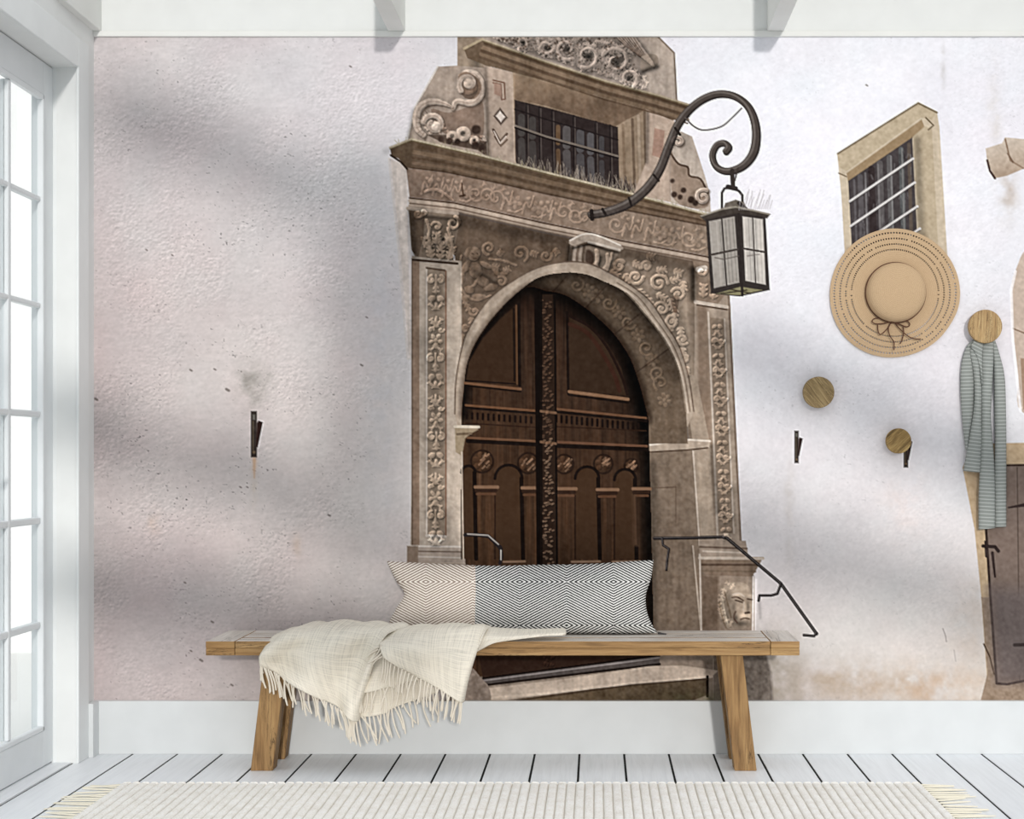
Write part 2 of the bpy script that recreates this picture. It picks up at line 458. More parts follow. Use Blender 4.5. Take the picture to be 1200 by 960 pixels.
    for a, b in [((996,236),(1070,186)),((997,265),(1072,214)),((1006,288),(1075,242)),((1036,298),(1078,268))]:
        line([a, b], 1.5, (206,202,200), 'printed_window_bar', soft=.7); line([(a[0],a[1]+2),(b[0],b[1]+2)], .6, (60,54,54), op=.7)
    # ---- corbel and the shadow painted beneath it in the print
    n = 'printed_corbel'
    stain_shade(1182, 225, 12, 30, (196, 186, 180), .8)
    fill([(1155,174),(1174,168),(1178,161),(1199,163),(1240,160),(1240,200),(1199,198),(1180,206),(1166,209),(1157,190)], (198,184,170), n, 12, grad=((170,150,132),(1180,165),(1190,205)))
    line([(1157,188),(1160,200),(1166,209)], 1.3, (70,50,44), n); line([(1178,163),(1184,188),(1199,197)], 1, (140,118,100), n); line([(1181,180),(1187,190)], 1, (120,98,82), n)
    # ---- blind niche at the edge
    n = 'printed_niche'
    fill(smooth([(1206,290),(1192,312),(1185,338),(1186,378),(1193,440),(1197,482),(1250,486),(1250,280)], 5, True), (190,172,158), n, 12)
    fill([(1196,420),(1199,480),(1250,484),(1250,420)], (158,132,112), n, 10)
    line([(1187,385),(1204,392)], .9, (130,108,92), n); line([(1190,318),(1185,340),(1187,400),(1196,482)], 1.6, (246,244,247), n, op=.7)
    # ---- side door
    n = 'printed_side_door_surround'
    fill([(1128,548),(1140,520),(1264,518),(1264,826),(1150,826),(1157,800),(1150,700),(1142,620)], (188,164,134), n, 12)
    fill([(1150,700),(1162,700),(1168,800),(1264,797),(1264,826),(1148,826),(1157,790)], (150,130,112), n, 16)
    line([(1153,755),(1160,770),(1165,790)], .9, (80,62,50), n)
    n = 'printed_side_door'
    fill([(1150,547),(1264,544),(1264,797),(1190,799),(1169,801),(1164,740),(1156,622)], (122,106,97), n, 8)
    line([(1150,546),(1264,544)], 1.3, (62,48,42), n); line([(1155,612),(1160,690),(1164,745),(1168,801),(1180,802),(1205,797),(1264,796)], 1.5, (50,38,34), n)
    for x in (1192, 1214, 1238): line([(x,548),(x+3,797)], .7, (88,74,66), n)
    fill([(1160,690),(1264,690),(1264,796),(1168,800)], (112,100,96), n, 8, soft=10, flat=False)
    line([(1152,640),(1166,641),(1170,646)], 2, (46,36,34), n); line([(1155,635),(1156,652)], 1.6, (46,36,34), n); line([(1163,648),(1166,676)], [1.8,1.2], (52,40,38), n)
    line([(1182,595),(1200,592),(1230,594)], [1,3.2], (58,46,44), n); line([(1189,756),(1230,755)], 2, (66,56,54), n)

    # =========================================================== the stone portal
    S1, S2, S3, S4 = (178,162,144), (152,134,116), (124,105,88), (92,74,58)
    # attic: blocks behind the volutes
    n = 'printed_attic'
    fill([(536,40),(575,40),(575,90),(536,84)], (150,132,112), n); shade([(556,62),(562,90)], 6, -.3)
    fill([(478,163),(486,126),(513,78),(536,77),(572,80),(574,186),(530,176)], (164,147,131), n, 11)
    line([(478,162),(486,126),(513,78)], .9, (205,196,188)); shade([(485,130),(479,160)], 3, -.2)
    # inner dark grounds of the scroll work
    fill(smooth([(505,128),(525,132),(546,126),(562,118),(567,128),(566,160),(556,165),(540,150),(526,158),(515,150)],4,True), (134,113,97), n, 9)
    fill([(500,158),(520,168),(560,176),(571,184),(570,166),(545,160),(520,158)], (96,80,68), n, 9)
    nv = 'printed_volute'
    def band(pts, wid, col=(160,144,129)):
        line(np.asarray(pts, float) + [1.6, 1.8], wid, (92,76,64), nv, soft=1.3, op=.7); line(pts, wid, col, nv); tube(pts, np.atleast_1d(wid), 3.0); line(pts, .5, (128,110,96), nv, op=.6)
    up = np.array([(502,119),(516,118),(526,120),(531,127),(536,119),(552,121),(562,113),(564,100),(558,88),(547,86),(540,94),(541,103),(548,108),(556,104),(556,96)])
    band(smooth(up[3:], 5), [2.5,4.5,4.5,4,3.2])
    low = np.array([(529,125),(520,121),(506,119),(494,124),(488,136),(489,150),(496,158)])
    band(smooth(low, 5), [1.5,3.5,4.5,4.2,3.5])
    fill(smooth([(537,90),(546,84),(560,92),(564,104),(556,116),(542,112)],4,True), (116,96,80), nv, 8, flat=False)
    band(spiral(549, 98, 12, 1.05, 2.4, 1), [3.2,2.6,2.2]); line([(549,98)]*2, 6, (166,149,133), nv); blob(549,98,6.5,7,0,5)
    band(spiral(508, 146, 12, 1.1, 3.4, 1, end=.35), [3.6,3.2,2.4]); line([(511,148)]*2, 5.5, (172,156,140), nv); blob(511,148,5.5,6.5,.3,6)
    for cx, cy, r in [(543,157,9),(530,160,7),(556,165,6)]:
        fill(spiral(cx,cy,r,1,0,1,14,1), (166,148,131), nv, 9, flat=False); blob(cx,cy,r,r,0,4); dent(cx,cy,r*.45,5)
    for cx, cy, r in [(558,152,5.5),(557,170,4.5),(527,165,4),(536,166,3.5),(517,163,3.5),(565,173,4)]:
        line([(cx,cy)]*2, r, (66,52,44), nv, soft=1.2)
    for k in range(26):
        x = 492 + RNG.rand() * 78; y = 150 + (x - 480) * .25 - RNG.rand() * 12
        blob(x, y, 2.5 + RNG.rand() * 2, 1.6, RNG.rand() * 3, 3)
    for a in np.linspace(2.1, 4.2, 8): line([(508+15*math.cos(a),146+15*math.sin(a)),(508+20*math.cos(a),147+20*math.sin(a))], .7, (120,104,90), nv, op=.7)
    # pediment carving over the attic cornice
    n = 'printed_pediment_carving'
    fill([(548,40),(768,40),(790,62),(793,120),(700,96),(640,74),(576,52)], (166,150,136), n, 11)
    fill([(762,40),(772,44),(790,62),(793,120),(764,112),(752,90)], (178,162,146), n, 9); line([(772,44),(790,62),(793,118)], 1, (128,112,96), n)
    w = win([(570,40),(765,112)], 0); bl = np.clip(sdpoly([(578,44),(745,40),(762,60),(756,100),(700,92),(640,70),(585,52)], w) / -3, 0, 1)
    COL[w] *= (1 - .16 * bl)[..., None]
    for k in range(240):
        x = 578 + RNG.rand() * 180; yb = 47 + (x - 575) * .335; y = yb - 2 - RNG.rand() * 10
        leaf(x, y, 5 + RNG.rand() * 4, -1.2 - .9 * RNG.rand(), 1.2, 3.2, 2)
    for k in range(150):
        x = 590 + RNG.rand() * 150; yb = 47 + (x - 575) * .335; y = 42 + RNG.rand() * max(yb - 52, 2)
        leaf(x, y, 6 + RNG.rand() * 5, RNG.rand() * 6.3, 1.5, 3.6, 3)
    for k in range(110):
        x = 584 + RNG.rand() * 165; yb = 47 + (x - 575) * .335; y = 42 + RNG.rand() * (yb - 44)
        line([(x, y)] * 2, .8 + RNG.rand() * .8, (78, 64, 54), n, soft=.9, op=.7)
    for cx, cy, r, s, a in [(664,58,13,1,1),(688,66,14,-1,2),(640,55,10,1,0),(722,72,17,1,3.6),(737,92,11,-1,1),(612,50,8,-1,2)]:
        p = spiral(cx, cy, r, 1.1, a, s, end=.3); tube(p, [2.8,2.2,1.4], 6)
        for t in range(0, 24, 2):
            q = p[t] - np.array([cx, cy]); leaf(p[t][0], p[t][1], 5, math.atan2(q[1], q[0]) + s * .6, 1.3, 4, 2)
        dent(cx + 1, cy + 1, r * .42, 3)
    for k in range(7):
        p = smooth([(722 + k * 3.4, 42), (736 + k * 3, 54 + k), (752 + k * 2.4, 66 + k * 2)], 5)
        tube(p, [1.4,2,1.6], 4); line(p + [0, 2.0], .6, (98,82,70), n, op=.8)
    fill(smooth([(752,66),(768,64),(772,74),(764,80),(752,84)],4,True), (150,134,118), n, 10, flat=False); shade([(754,84),(770,78)], 3, -.5)
    # attic window
    n = 'printed_attic_window'
    fill([(570,78),(602,84),(640,92),(760,126),(762,236),(604,196),(572,186)], (140,120,98), 'printed_attic', 9)
    fill([(602,88),(640,96),(756,128),(724,150),(640,124),(603,117)], (138,116,94), 'printed_attic', 8, grad=((112,92,74),(640,96),(640,126)))
    fill([(722,148),(735,140),(757,130),(760,232),(726,220)], (142,122,100), 'printed_attic', 8)
    for x, c in [(730,(120,100,80)),(741,(98,80,64)),(748,(165,146,124)),(755,(104,86,70))]: line([(x,140 - (x-741)*.6),(x+3,228)], 1.6, c, 'printed_attic', op=.8)
    fill([(603,117),(640,126),(724,149),(726,221),(640,202),(604,193)], (44,36,35), n, 6)
    for x, wd, c in [(611,4,(74,70,68)),(624,4,(70,66,64)),(654,2.5,(104,80,58)),(664,4.5,(92,88,88)),(680,4.5,(84,82,84)),(692,4,(92,90,92)),(705,3,(70,68,70))]:
        yt = 130 + (x - 603) * .27; line([(x, yt + 5), (x, yt + 24)], wd, c, n, op=.8); line([(x, yt + 33), (x + 1, yt + 58)], wd, c, n, op=.7)
    for x in (617, 632, 647, 672, 698, 715): line([(x,118 + (x-603)*.26),(x+1,196+(x-604)*.23)], 1.2, (34,28,28), n); line([(x+1.6,120 + (x-603)*.26),(x+2.6,192+(x-604)*.23)], .5, (110,100,94), n, op=.6)
    line([(603,128),(640,140),(724,164)], .8, (30,24,24), n); line([(603,147),(640,160),(724,183)], 1.2, (108,98,90), n); line([(603,149.5),(640,162.5),(724,185.5)], .9, (26,20,20), n)
    for k in range(300):
        x = 604 + RNG.rand() * 146; yb = 196 + (x - 604) * .232; h = 4 + RNG.rand() ** 1.5 * 16; dx = RNG.randn() * 4
        line([(x, yb), (x + dx, yb - h)], [.6,.35], (150,138,126) if RNG.rand() > .55 else (64,55,52), 'printed_sill_spikes' if h < 9 else None, op=.7)
    # attic pilasters
    n = 'printed_attic_pilaster'
    fill([(567,77),(601,84),(602,130),(604,196),(573,186),(570,130)], (172,152,134), n, 9)
    shade([(569,80),(573,184)], 2.5, -.28); shade([(602,86),(604,192)], 1.5, .15)
    line([(578,94),(591,97),(592,116),(588,117),(587,99),(578,97)], .9, (118,88,72), n); fill([(579,97),(587,99),(588,114),(579,110)], (160,130,112), n, 6)
    fill([(586,126),(595,138),(587,147),(578,136)], (96,80,70), n, 5); fill([(586,130),(592,137),(587,143),(581,136)], (214,200,186), n, 4)
    line([(578,152),(586,166),(594,157)], 1.5, (104,84,72), n); line([(580,160),(587,171),(594,164)], 1.2, (108,88,74), n); line([(579,154),(586,168),(593,160)], .6, (206,190,174), n)
    n = 'printed_attic_pilaster#2'
    fill([(757,127),(790,138),(792,160),(789,238),(742,228),(757,190)], (176,155,136), n, 9); shade([(759,132),(758,190)], 2.5, -.3); shade([(786,165),(787,232)], 3, -.2)
    fill([(767,150),(779,153),(776,186),(764,182)], (160,128,110), n, 7)
    nv = 'printed_volute#2'
    fill([(787,158),(798,154),(811,160),(819,184),(826,206),(832,228),(833,250),(786,238)], (180,165,149), nv, 9)
    fill(smooth([(787,178),(792,190),(806,196),(808,205),(822,212),(830,228),(826,244),(790,234)],4,True), (146,126,108), nv, 9)
    line(smooth([(786,180),(795,192),(806,196),(808,206),(821,210),(829,226)],4), 1.2, (84,66,54), nv)
    band(spiral(824, 231, 9, 1.2, 5.2, -1, end=.3), [2.6,2.2,1.6]); blob(824,231,4,4.5,0,4); band(spiral(795,166,6,1,3,1,end=.4), [2.4,2])
    for x, y, r in [(801,223,3.2),(790,228,3.5),(797,231,3),(810,234,4),(815,238,3.5),(788,212,2.6)]: line([(x,y)]*2, r, (64,50,42), nv, soft=1.1)
    # attic cornice
    n = 'printed_attic_cornice'
    ct = np.array([(544,57),(565,46),(640,72),(710,95),(773,112),(808,123)], float)
    fill([(544,57),(565,46),(640,72),(710,95),(773,112),(808,123),(800,137),(788,141),(757,128),(640,95),(602,85),(570,77),(548,68)], (104,86,68), n, 9)
    for dx, dy, wd, c in [(0,4,1.3,(84,66,50)),(2,9,2.2,(134,112,90)),(4,13.5,1.3,(92,73,57)),(6,17.5,1.8,(124,103,82)),(8,21.5,1.0,(96,77,60))]:
        line(ct[1:] + [-dx * .3, dy], wd, c, n, op=.9)
    line(ct, 1.1, (176,160,134), n); line(ct + [0, 1.6], .7, (128,114,80), n, op=.5)
    fill([(544,57),(565,46),(567,52),(556,66),(548,68)], (108,90,72), n, 8); line([(544,57),(565,46)], 1.4, (176,158,128), n)
    # main entablature
    A = np.array([(457,173),(482,163),(560,181),(640,202),(740,227),(832,252)], float)     # top edge
    B = np.array([(476,197),(520,202),(583,215),(640,228),(733,247),(834,266)], float)     # under the cornice
    Cc = np.array([(480,231),(533,237),(640,261),(685,270),(727,281),(834,301)], float)    # foot of the frieze
    D = np.array([(480,243),(537,249),(640,272),(685,281),(727,290),(834,310)], float)     # foot of the architrave
    fill([(456,186),(478,190),(480,308),(484,420),(478,420),(468,300),(462,240)], (205,192,180), 'printed_stone_edge', 10, soft=2.5)
    n = 'printed_frieze'
    fill(list(B) + list(Cc[::-1]), (136,114,97), n, 12, grad=((144,124,105),(480,215),(834,285)))
    n = 'printed_architrave'
    fill(list(Cc) + list(D[::-1]), (160,141,122), n, 9)
    n = 'printed_cornice'
    fill(list(A) + list(B[::-1]), (96,79,63), n, 9, grad=((112,93,74),(480,180),(832,260)))
    for t, wd, c in [(.22,2,(90,72,55)),(.42,2.5,(122,101,80)),(.62,1.6,(86,68,52)),(.8,1.8,(118,97,78)),(.97,1.1,(80,62,48))]:
        xs = np.linspace(484, 832, 30); p = [(x, yat(A, x) * (1 - t) + yat(B, x) * t) for x in xs]; line(p, wd, c, n, op=.8)
    fill([(457,173),(482,163),(486,172),(476,197),(470,186),(459,184)], (96,79,62), n, 8); line([(458,182),(470,190),(477,198)], 1.2, (62,48,38), n)
    line(A, 1.2, (182,168,142), n); line(A + [0, 1.8], .7, (122,110,76), n, op=.55); shade([(452,178),(480,164)], 4, -.12)
    for k in range(60):
        t = RNG.rand(); x = 458 + t * 372; y = yat(A, x) if x > 482 else 173 - (x - 457) * .4
        line([(x, y), (x + RNG.randn() * 2, y - 2 - RNG.rand() * 4)], .5, (150,140,112), n, op=.6)
    for dy, wd, c in [(1,1.0,(92,72,58)),(4.2,1.7,(182,162,142)),(7.2,.8,(122,102,86)),(10,1.6,(172,152,132))]:
        line(Cc + [0, dy], wd, c, 'printed_architrave')
    line(D + [0, 2.0], 2.4, (74,58,46), 'printed_architrave', soft=1.4, op=.75)
    # frieze carving: tendrils and small figures
    x = 500
    k = 0
    while x < 826:
        k = RNG.randint(0, 6)
        yb, yt = yat(Cc, x), yat(B, x); h = yb - yt; ym = (yb + yt) / 2 + 1
        if abs(x - 700) > 14:
            if k % 3 == 0: scroll(x, ym, h * .30, 1.3, 0.5, 1 if k % 2 else -1, 1.5, 1.7); leaf(x + 6, ym - h * .2, 8, -.8, 1.6, 1.6, 2)
            elif k % 3 == 1:
                tube(smooth([(x-6,ym+h*.3),(x-2,ym-h*.1),(x+3,ym+h*.1),(x+7,ym-h*.32)],5), [1.6,1.3,1], 1.7); blob(x+1,ym-h*.25,2.6,2.2,0,1.7); blob(x-4,ym+2,2,3.6,.2,1.6)
            else: rosette(x, ym, h * .28, 1.6, 5); tube([(x-8,ym+h*.3),(x,ym+h*.36),(x+8,ym+h*.25)], 1.1, 2)
        x += 9 + RNG.rand() * 6
    tube(smooth([(498,225),(508,222),(520,226),(531,235)],5), [1.6,2.4,2,1.2], 3.2); blob(505,212,3,4,.4,3); line([(541,215),(543,230)], .9, (84,62,48)); line([(539,230),(545,229)], 1.2, (84,62,48))
    # spandrels (inside the arch line everything is painted over later)
    n = 'printed_spandrel'
    fill(list(D + [0, 2]) + [(834,480),(806,480),(536,480),(533,300)], (118,99,82), n, 10, grad=((104,86,70),(540,400),(660,280)))
    fill([(712,292),(812,312),(816,480),(760,380)], (144,125,106), n, 10, soft=9, grad=((160,142,122),(740,310),(812,460)))
    shade([(540,258),(660,284)], 9, -.25); shade([(725,296),(815,316)], 8, -.22)
    # left: putto with vine
    for q in [(556,298,7.5,8.5,.2,4.5),(549,296,4,7,.3,3),(557,317,8,10,-.3,4.5),(566,330,8,6,.5,4.2),(575,337,9,4.5,-.2,3.8),(546,313,4,9,.5,3.6),(541,326,4,8,.1,3),(570,311,9,3.4,.45,3.8),(581,318,7,3,.9,3.4),(590,321,6,2.6,-.2,3),
              (550,340,6,5,.3,3.6),(545,350,5,4,.9,3.4),(562,348,9,3.5,.1,3.4)]: blob(*q)
    for p in [[(541,300),(538,316),(542,330)],[(563,322),(556,334),(548,338)],[(574,304),(590,306),(606,312)],[(538,332),(546,346),(560,352),(576,346)]]: tube(smooth(p, 5), [1.2,1.8,1.0], 3)
    for p in [((553,297),(555,298)),((559,297),(560,298)),((555,303),(558,303))]: line(p, .8, (84,68,56), n)
    shade([(548,308),(564,326)], 3, -.22); shade([(566,322),(582,332)], 2.5, -.25); shade([(538,304),(536,330)], 3, -.2)
    for cx, cy, r, s in [(573,291,8,1),(610,297,10,-1),(588,330,6,1),(556,365,6,-1),(546,384,5,1),(640,300,7,1),(560,380,4,-1),(541,402,4,1)]:
        scroll(cx, cy, r, 1.3, .5 + cx, s, 1.9, 3.2)
    for cx, cy, ln, a in [(545,352,14,1.2),(552,372,12,1.4),(542,392,14,1.5),(540,410,12,1.5),(576,312,10,.3),(590,318,9,-.4),(538,340,12,1.3),(566,360,9,.8),(549,398,7,1.1),(622,296,9,.4),(584,300,8,-.9),(650,292,8,1)]:
        leaf(cx, cy, ln, a, 2.2, 3.4)
    # right: acanthus scrolls
    for cx, cy, r, s in [(726,312,7,-1),(745,325,9,1),(772,332,11,-1),(776,362,9,1),(788,378,8,-1),(800,398,7,1),(802,420,5,-1),(758,312,6,1),(795,345,8,1),(804,440,4,1)]:
        scroll(cx, cy, r, 1.5, cx * .7, s, 2.3, 4.2)
    for cx, cy, ln, a in [(716,318,12,.6),(732,322,13,.9),(748,340,14,.8),(760,350,12,1.2),(770,345,14,.5),(785,350,14,1.3),(786,330,12,-.4),(770,318,12,-.2),(792,362,14,1.7),(797,384,12,1.4),(800,408,12,1.5),(804,430,10,1.5),(806,450,10,1.5),(780,385,9,.6),(742,308,11,.4),(758,300,10,.2),(790,318,11,.3),(800,330,12,1.4)]:
        leaf(cx, cy, ln, a, 2.6, 4.4)
    for k in range(7): line([(786 + k*1.6, 346 + abs(k-3)), (790 + k * .5, 366)], .6, (92,72,58), op=.6)
    shade([(802,330),(812,470)], 3, .12)
    # keystone
    n = 'printed_keystone'
    fill([(668,286),(727,293),(716,312),(708,331),(692,337),(674,329),(666,308)], (138,121,104), n, 12)
    for x, c in [(670,(104,88,74)),(673.5,(172,155,138)),(677,(110,92,78)),(680.5,(168,151,134)),(684,(98,82,68))]: line(smooth([(x+1,289),(x-1,306),(x+2,325)],4), 1.5, c, n, op=.85)
    fill(smooth([(687,293),(695,296),(696,308),(690,314),(686,305)],3,True), (78,62,51), n, 8, soft=1.4, flat=False)
    for p, wd in [([(699,294),(700,306),(694,318),(696,330)],3),([(712,298),(712,310),(705,318),(699,312)],2.6),([(690,316),(692,326),(700,332)],2.4),([(718,297),(713,312),(707,328)],2)]: tube(smooth(p,5), [wd*.8,wd,wd*.6], 4.2)
    shade([(667,290),(666,326)], 3.5, -.45); shade([(704,302),(702,314)], 2, -.4); shade([(690,334),(708,330)], 3, -.3)
    fill(smooth([(667,283),(684,275),(700,276),(728,288),(727,293),(706,289),(690,283),(673,288)],3,True), (166,150,133), n, 16)
    line(smooth([(668,282),(684,274.5),(700,276),(727,287.5)],4), .9, (212,200,184), n); line([(690,284),(704,287),(726,293)], 1.5, (200,187,171), n, op=.8); shade([(672,291),(690,286),(708,292),(724,296)], 1.8, -.5)
    # ---- pilasters
    n = 'printed_pilaster'
    fill([(483,300),(541,306),(541,470),(543,640),(545,660),(480,660),(483,560)], (176,160,142), n, 9)
    fill([(483,303),(491.5,304),(491.5,640),(483,640)], (142,118,98), n, 8); line([(483,303),(483,640)], .9, (112,92,76), n)
    fill([(500,314),(521.5,317),(521.5,627),(500,627)], (144,126,107), n, 9)
    line([(500,314),(500,627)], .8, (206,192,176), n); line([(522.5,318),(522.5,627)], 1.1, (138,108,88), n); line([(500,314),(521,317)], 1.2, (96,78,64), n); line([(500,628),(522,629)], 1.4, (204,190,174), n)
    shade([(537,320),(538,640)], 3, .08); shade([(499,320),(499,620)], 2, -.06)
    y = 322
    k = 0
    while y < 622:
        cx = 511 + math.sin(k) * .5
        if k % 4 == 0:
            for s in (-1, 1): scroll(cx + s * 5.2, y + 6, 4.6, 1.2, -1.5, s, 1.9, 4.6); leaf(cx + s * 2, y + 14, 9, 1.57 + s * .5, 1.6, 3.6, 2)
            tube([(cx, y), (cx, y + 20)], [1, 2], 3.5)
        elif k % 4 == 1:
            for s in (-1, 1): blob(cx + s * 4.6, y + 5, 4.6, 3.6, s * .6, 5); leaf(cx + s * 1, y + 18, 11, -1.57 + s * .75, 1.7, 4, 2)
            blob(cx, y + 14, 2.4, 5, 0, 4.4)
        elif k % 4 == 2:
            for s in (-1, 1):
                leaf(cx, y + 16, 13, -1.57 + s * .55, 1.8, 4.6, 3); scroll(cx + s * 6, y + 19, 3.2, 1, 0, s, 1.5, 4)
            blob(cx, y + 8, 1.8, 6, 0, 5)
        else:
            rosette(cx, y + 8, 8.5, 4.4, 5)
            for s in (-1, 1): leaf(cx, y + 15, 9, 1.57 + s * .9, 1.6, 4, 2)
        y += 23; k += 1
    # its foot
    fill([(480,640),(543,640),(545,660),(477,660)], (170,154,138), n, 9); line([(480,640),(543,641)], 1, (206,194,180), n); line([(479,646),(544,647)], .9, (122,104,90), n); line([(478,652),(545,654)], .8, (196,184,170), n)
    fill([(477,640),(490,640),(490,660),(477,660)], (138,118,100), n, 8)
    # capital
    n = 'printed_capital'
    fill([(479,246),(537,250),(537,268),(531,300),(532,306),(487,302),(482,292),(480,262)], (134,116,98), n, 10)
    fill([(479,246),(498,250),(496,280),(490,302),(483,294)], (106,88,72), n, 9)
    line([(478,244),(536,250)], 2, (168,150,132), n); line([(484,302),(534,307)], 1.5, (176,160,142), n); line([(484,304.5),(536,309)], 1.4, (70,54,44), n)
    scroll(490,251,5,1.2,0,1,2,5); scroll(496,249,4,1,2,-1,1.6,5); scroll(531,262,8,1.25,-1.2,1,2.4,5.5); dent(531,262,3.2,4)
    for cx, cy, ln, a in [(506,302,18,-1.75),(516,303,20,-1.5),(526,304,17,-1.3),(502,288,12,-1.9),(512,286,14,-1.6),(523,288,13,-1.25)]: leaf(cx, cy, ln, a, 3.0, 5.5, 4)
    scroll(512,266,6,1,3.5,1,2,5); tube(smooth([(525,268),(529,284),(531,300)],4), [2,1.6], 5); tube(smooth([(500,258),(503,272),(498,290)],4), [2,1.6], 5)
    for cx, cy, r in [(520,281,2.6),(507,291,2.2),(516,296,2),(509,277,2),(525,293,1.8),(500,282,2)]: dent(cx, cy, r, 3)
    shade([(481,250),(486,300)], 5, -.3); shade([(500,254),(536,258)], 2.5, -.35)
    # right pilaster and capital
    n = 'printed_pilaster#2'
    fill([(814,312),(852,318),(856,360),(864,560),(869,640),(820,640),(812,520),(814,400)], (160,142,123), n, 9)
    fill([(817,358),(829,360),(838,640),(820,640)], (136,115,96), n, 8, soft=2); line([(830,366),(841,632)], .9, (196,180,162), n); line([(853,330),(868,636)], 1.3, (124,106,90), n)
    fill([(832,372),(849,374),(860,625),(843,625)], (140,121,102), n, 9); line([(849,374),(860,625)], .9, (186,170,152), n)
    y = 378; k = 0
    while y < 618:
        cx = 840.5 + (y - 374) * .0438
        for s in (-1, 1):
            if k % 2: scroll(cx + s * 4, y + 5, 3.8, 1.2, 0, s, 1.5, 4); leaf(cx, y + 14, 8, -1.57 + s * .8, 1.4, 3.6, 2)
            else: blob(cx + s * 3.4, y + 5, 3.6, 2.6, s * .7, 4.4); leaf(cx, y + 10, 8, 1.57 + s * .6, 1.4, 3.6, 2)
        y += 17; k += 1
    n = 'printed_capital#2'
    fill([(812,306),(850,312),(850,345),(840,358),(816,356),(816,330)], (140,120,101), n, 10)
    line([(815,354),(852,360)], 2, (192,176,158), n); line([(817,357.5),(852,363)], 1, (92,74,60), n); line([(818,316),(826,314)], 3, (205,190,172), n); shade([(812,316),(812,350)], 4, -.5)
    leaf(824,348,16,-1.5,3,5); leaf(836,350,16,-1.4,3,5); scroll(823,318,5,1,0,1,2,5)
    # ---- jamb and impost right of the door
    n = 'printed_jamb'
    fill([(800,440),(816,440),(834,530),(806,530)], (160,142,122), n, 9)
    fill([(818,640),(868,640),(884,676),(884,772),(764,772),(764,740)], (122,106,90), n, 9)
    fill([(755,480),(806,478),(812,520),(820,640),(822,745),(764,745),(762,600),(758,520)], (124,107,90), n, 9)
    fill([(812,520),(832,518),(838,640),(822,640)], (160,142,122), n, 9); line([(812,525),(820,640)], .9, (190,174,156), n); shade([(834,524),(840,600)], 4, -.25)
    fill([(757,484),(804,481),(808,517),(759,521)], (116,104,92), n, 8); line([(770,487),(796,484)], 1.1, (74,58,48), n)
    line([(812,640),(822,745)], .8, (180,164,146), n)
    shade([(765,545),(765,740)], 6, -.25); stain_shade(795, 605, 10, 30, (94,78,64), .5); stain_shade(782, 650, 9, 40, (98,82,68), .45); stain_shade(800, 690, 10, 40, (104,88,74), .5)
    line([(764,572),(792,571)], .8, (94,76,62), n, op=.8); line([(792,571),(792,612)], .8, (94,76,62), n, op=.6); line([(764,632),(815,630)], .8, (100,84,70), n, op=.6)
    n = 'printed_impost'
    fill([(758,522),(808,515),(832,516),(831,524),(826,527),(808,528),(762,531)], (170,152,132), n, 9); line([(758,522),(808,515.5),(832,517)], 1.1, (208,194,176), n); line([(762,530),(806,527.5),(829,525)], 1, (88,70,56), n)
    # ---- pedestal with lion mask
    n = 'printed_pedestal'
    fill([(819,632),(874,634),(877,652),(820,654)], (158,140,122), n, 9); line([(820,641),(875,643)], 1.2, (110,92,78), n); line([(824,646),(872,648)], 1, (186,170,152), n)
    fill([(820,652),(894,653),(892,658),(884,672),(880,676),(826,674),(822,660)], (128,108,90), n, 9); line([(820,654),(894,654.5)], 1.8, (186,170,152), n); line([(822,662),(889,662)], 1.4, (92,74,60), n); line([(824,669),(885,670)], 1.2, (116,98,80), n)
    fill([(822,674),(884,676),(883,772),(824,772)], (146,128,110), n, 10); fill([(822,674),(842,675),(842,745),(823,745)], (112,94,78), n, 9, soft=2); line([(883,676),(882,745)], 1.1, (214,204,194), n); line([(820,650),(822,745)], 1, (190,176,160), n)
    fill([(868,768),(898,766),(904,790),(906,826),(862,826)], (122,112,102), n, 18, soft=2); fill([(836,768),(868,768),(868,826),(836,826)], (132,118,104), n, 14)
    n = 'printed_lion_mask'
    fill(smooth([(846,690),(862,682),(878,688),(881,712),(876,734),(856,738),(845,722)],4,True), (158,140,120), n, 10)
    w = win([(840,680),(886,742)], 0)
    def soft(cx, cy, rx, ry, amt): COL[w] *= (1 + amt * np.exp(-((GX[w]-cx)/rx)**2 - ((GY[w]-cy)/ry)**2))[..., None]
    for a_ in ((864,689,11,5,.18),(852,716,5,16,-.22),(866,697,7,2.2,.25),(879,698,3,2,.22),(860,711,3,6,-.25),(864,713,3,4,.12),(872.5,711,2.4,7,.26),(876.5,711,1.6,6,-.22),(870,721.5,6,3.6,.38),(878,721,2.6,3,.2),
               (862,724,3,4,-.4),(869,731,8,3.4,-.42),(868,739,7,3,-.15),(855,700,3,5,-.2),(881,712,2,8,.12)): soft(*a_)
    for p, wd, c in [([(858,700.5),(864,700),(871,704)],1.0,(84,66,54)),([(876,702),(881,703)],1.0,(84,66,54)),([(862,703.5),(867,705),(870,706)],.9,(70,54,44)),([(859,697),(866,695.5),(872,699)],.8,(196,180,162)),
                     ([(873.5,718.5),(878,718)],1.3,(66,50,42)),([(868,726),(873,724.5),(878,725.5)],.9,(84,64,52)),([(862,717),(860,724),(864,730)],1.0,(92,72,60)),([(872,706),(871,715)],.7,(192,176,158)),([(846,700),(849,716),(853,732)],1.0,(176,160,138)),([(849,694),(853,708),(857,724)],.9,(112,94,76)),([(843,706),(846,722),(851,736)],.9,(118,100,80))]:
        line(smooth(p, 4), wd, c, n, op=.8)
    for k in range(30):
        a = 1.9 + RNG.rand() * 2.6; q = 1 + RNG.rand() * .35; leaf(864+14*q*math.cos(a), 709+20*q*math.sin(a), 5, a + RNG.randn() * .5, 1.1, 2.2, 2)
    shade([(886,680),(884,742)], 2, .15)
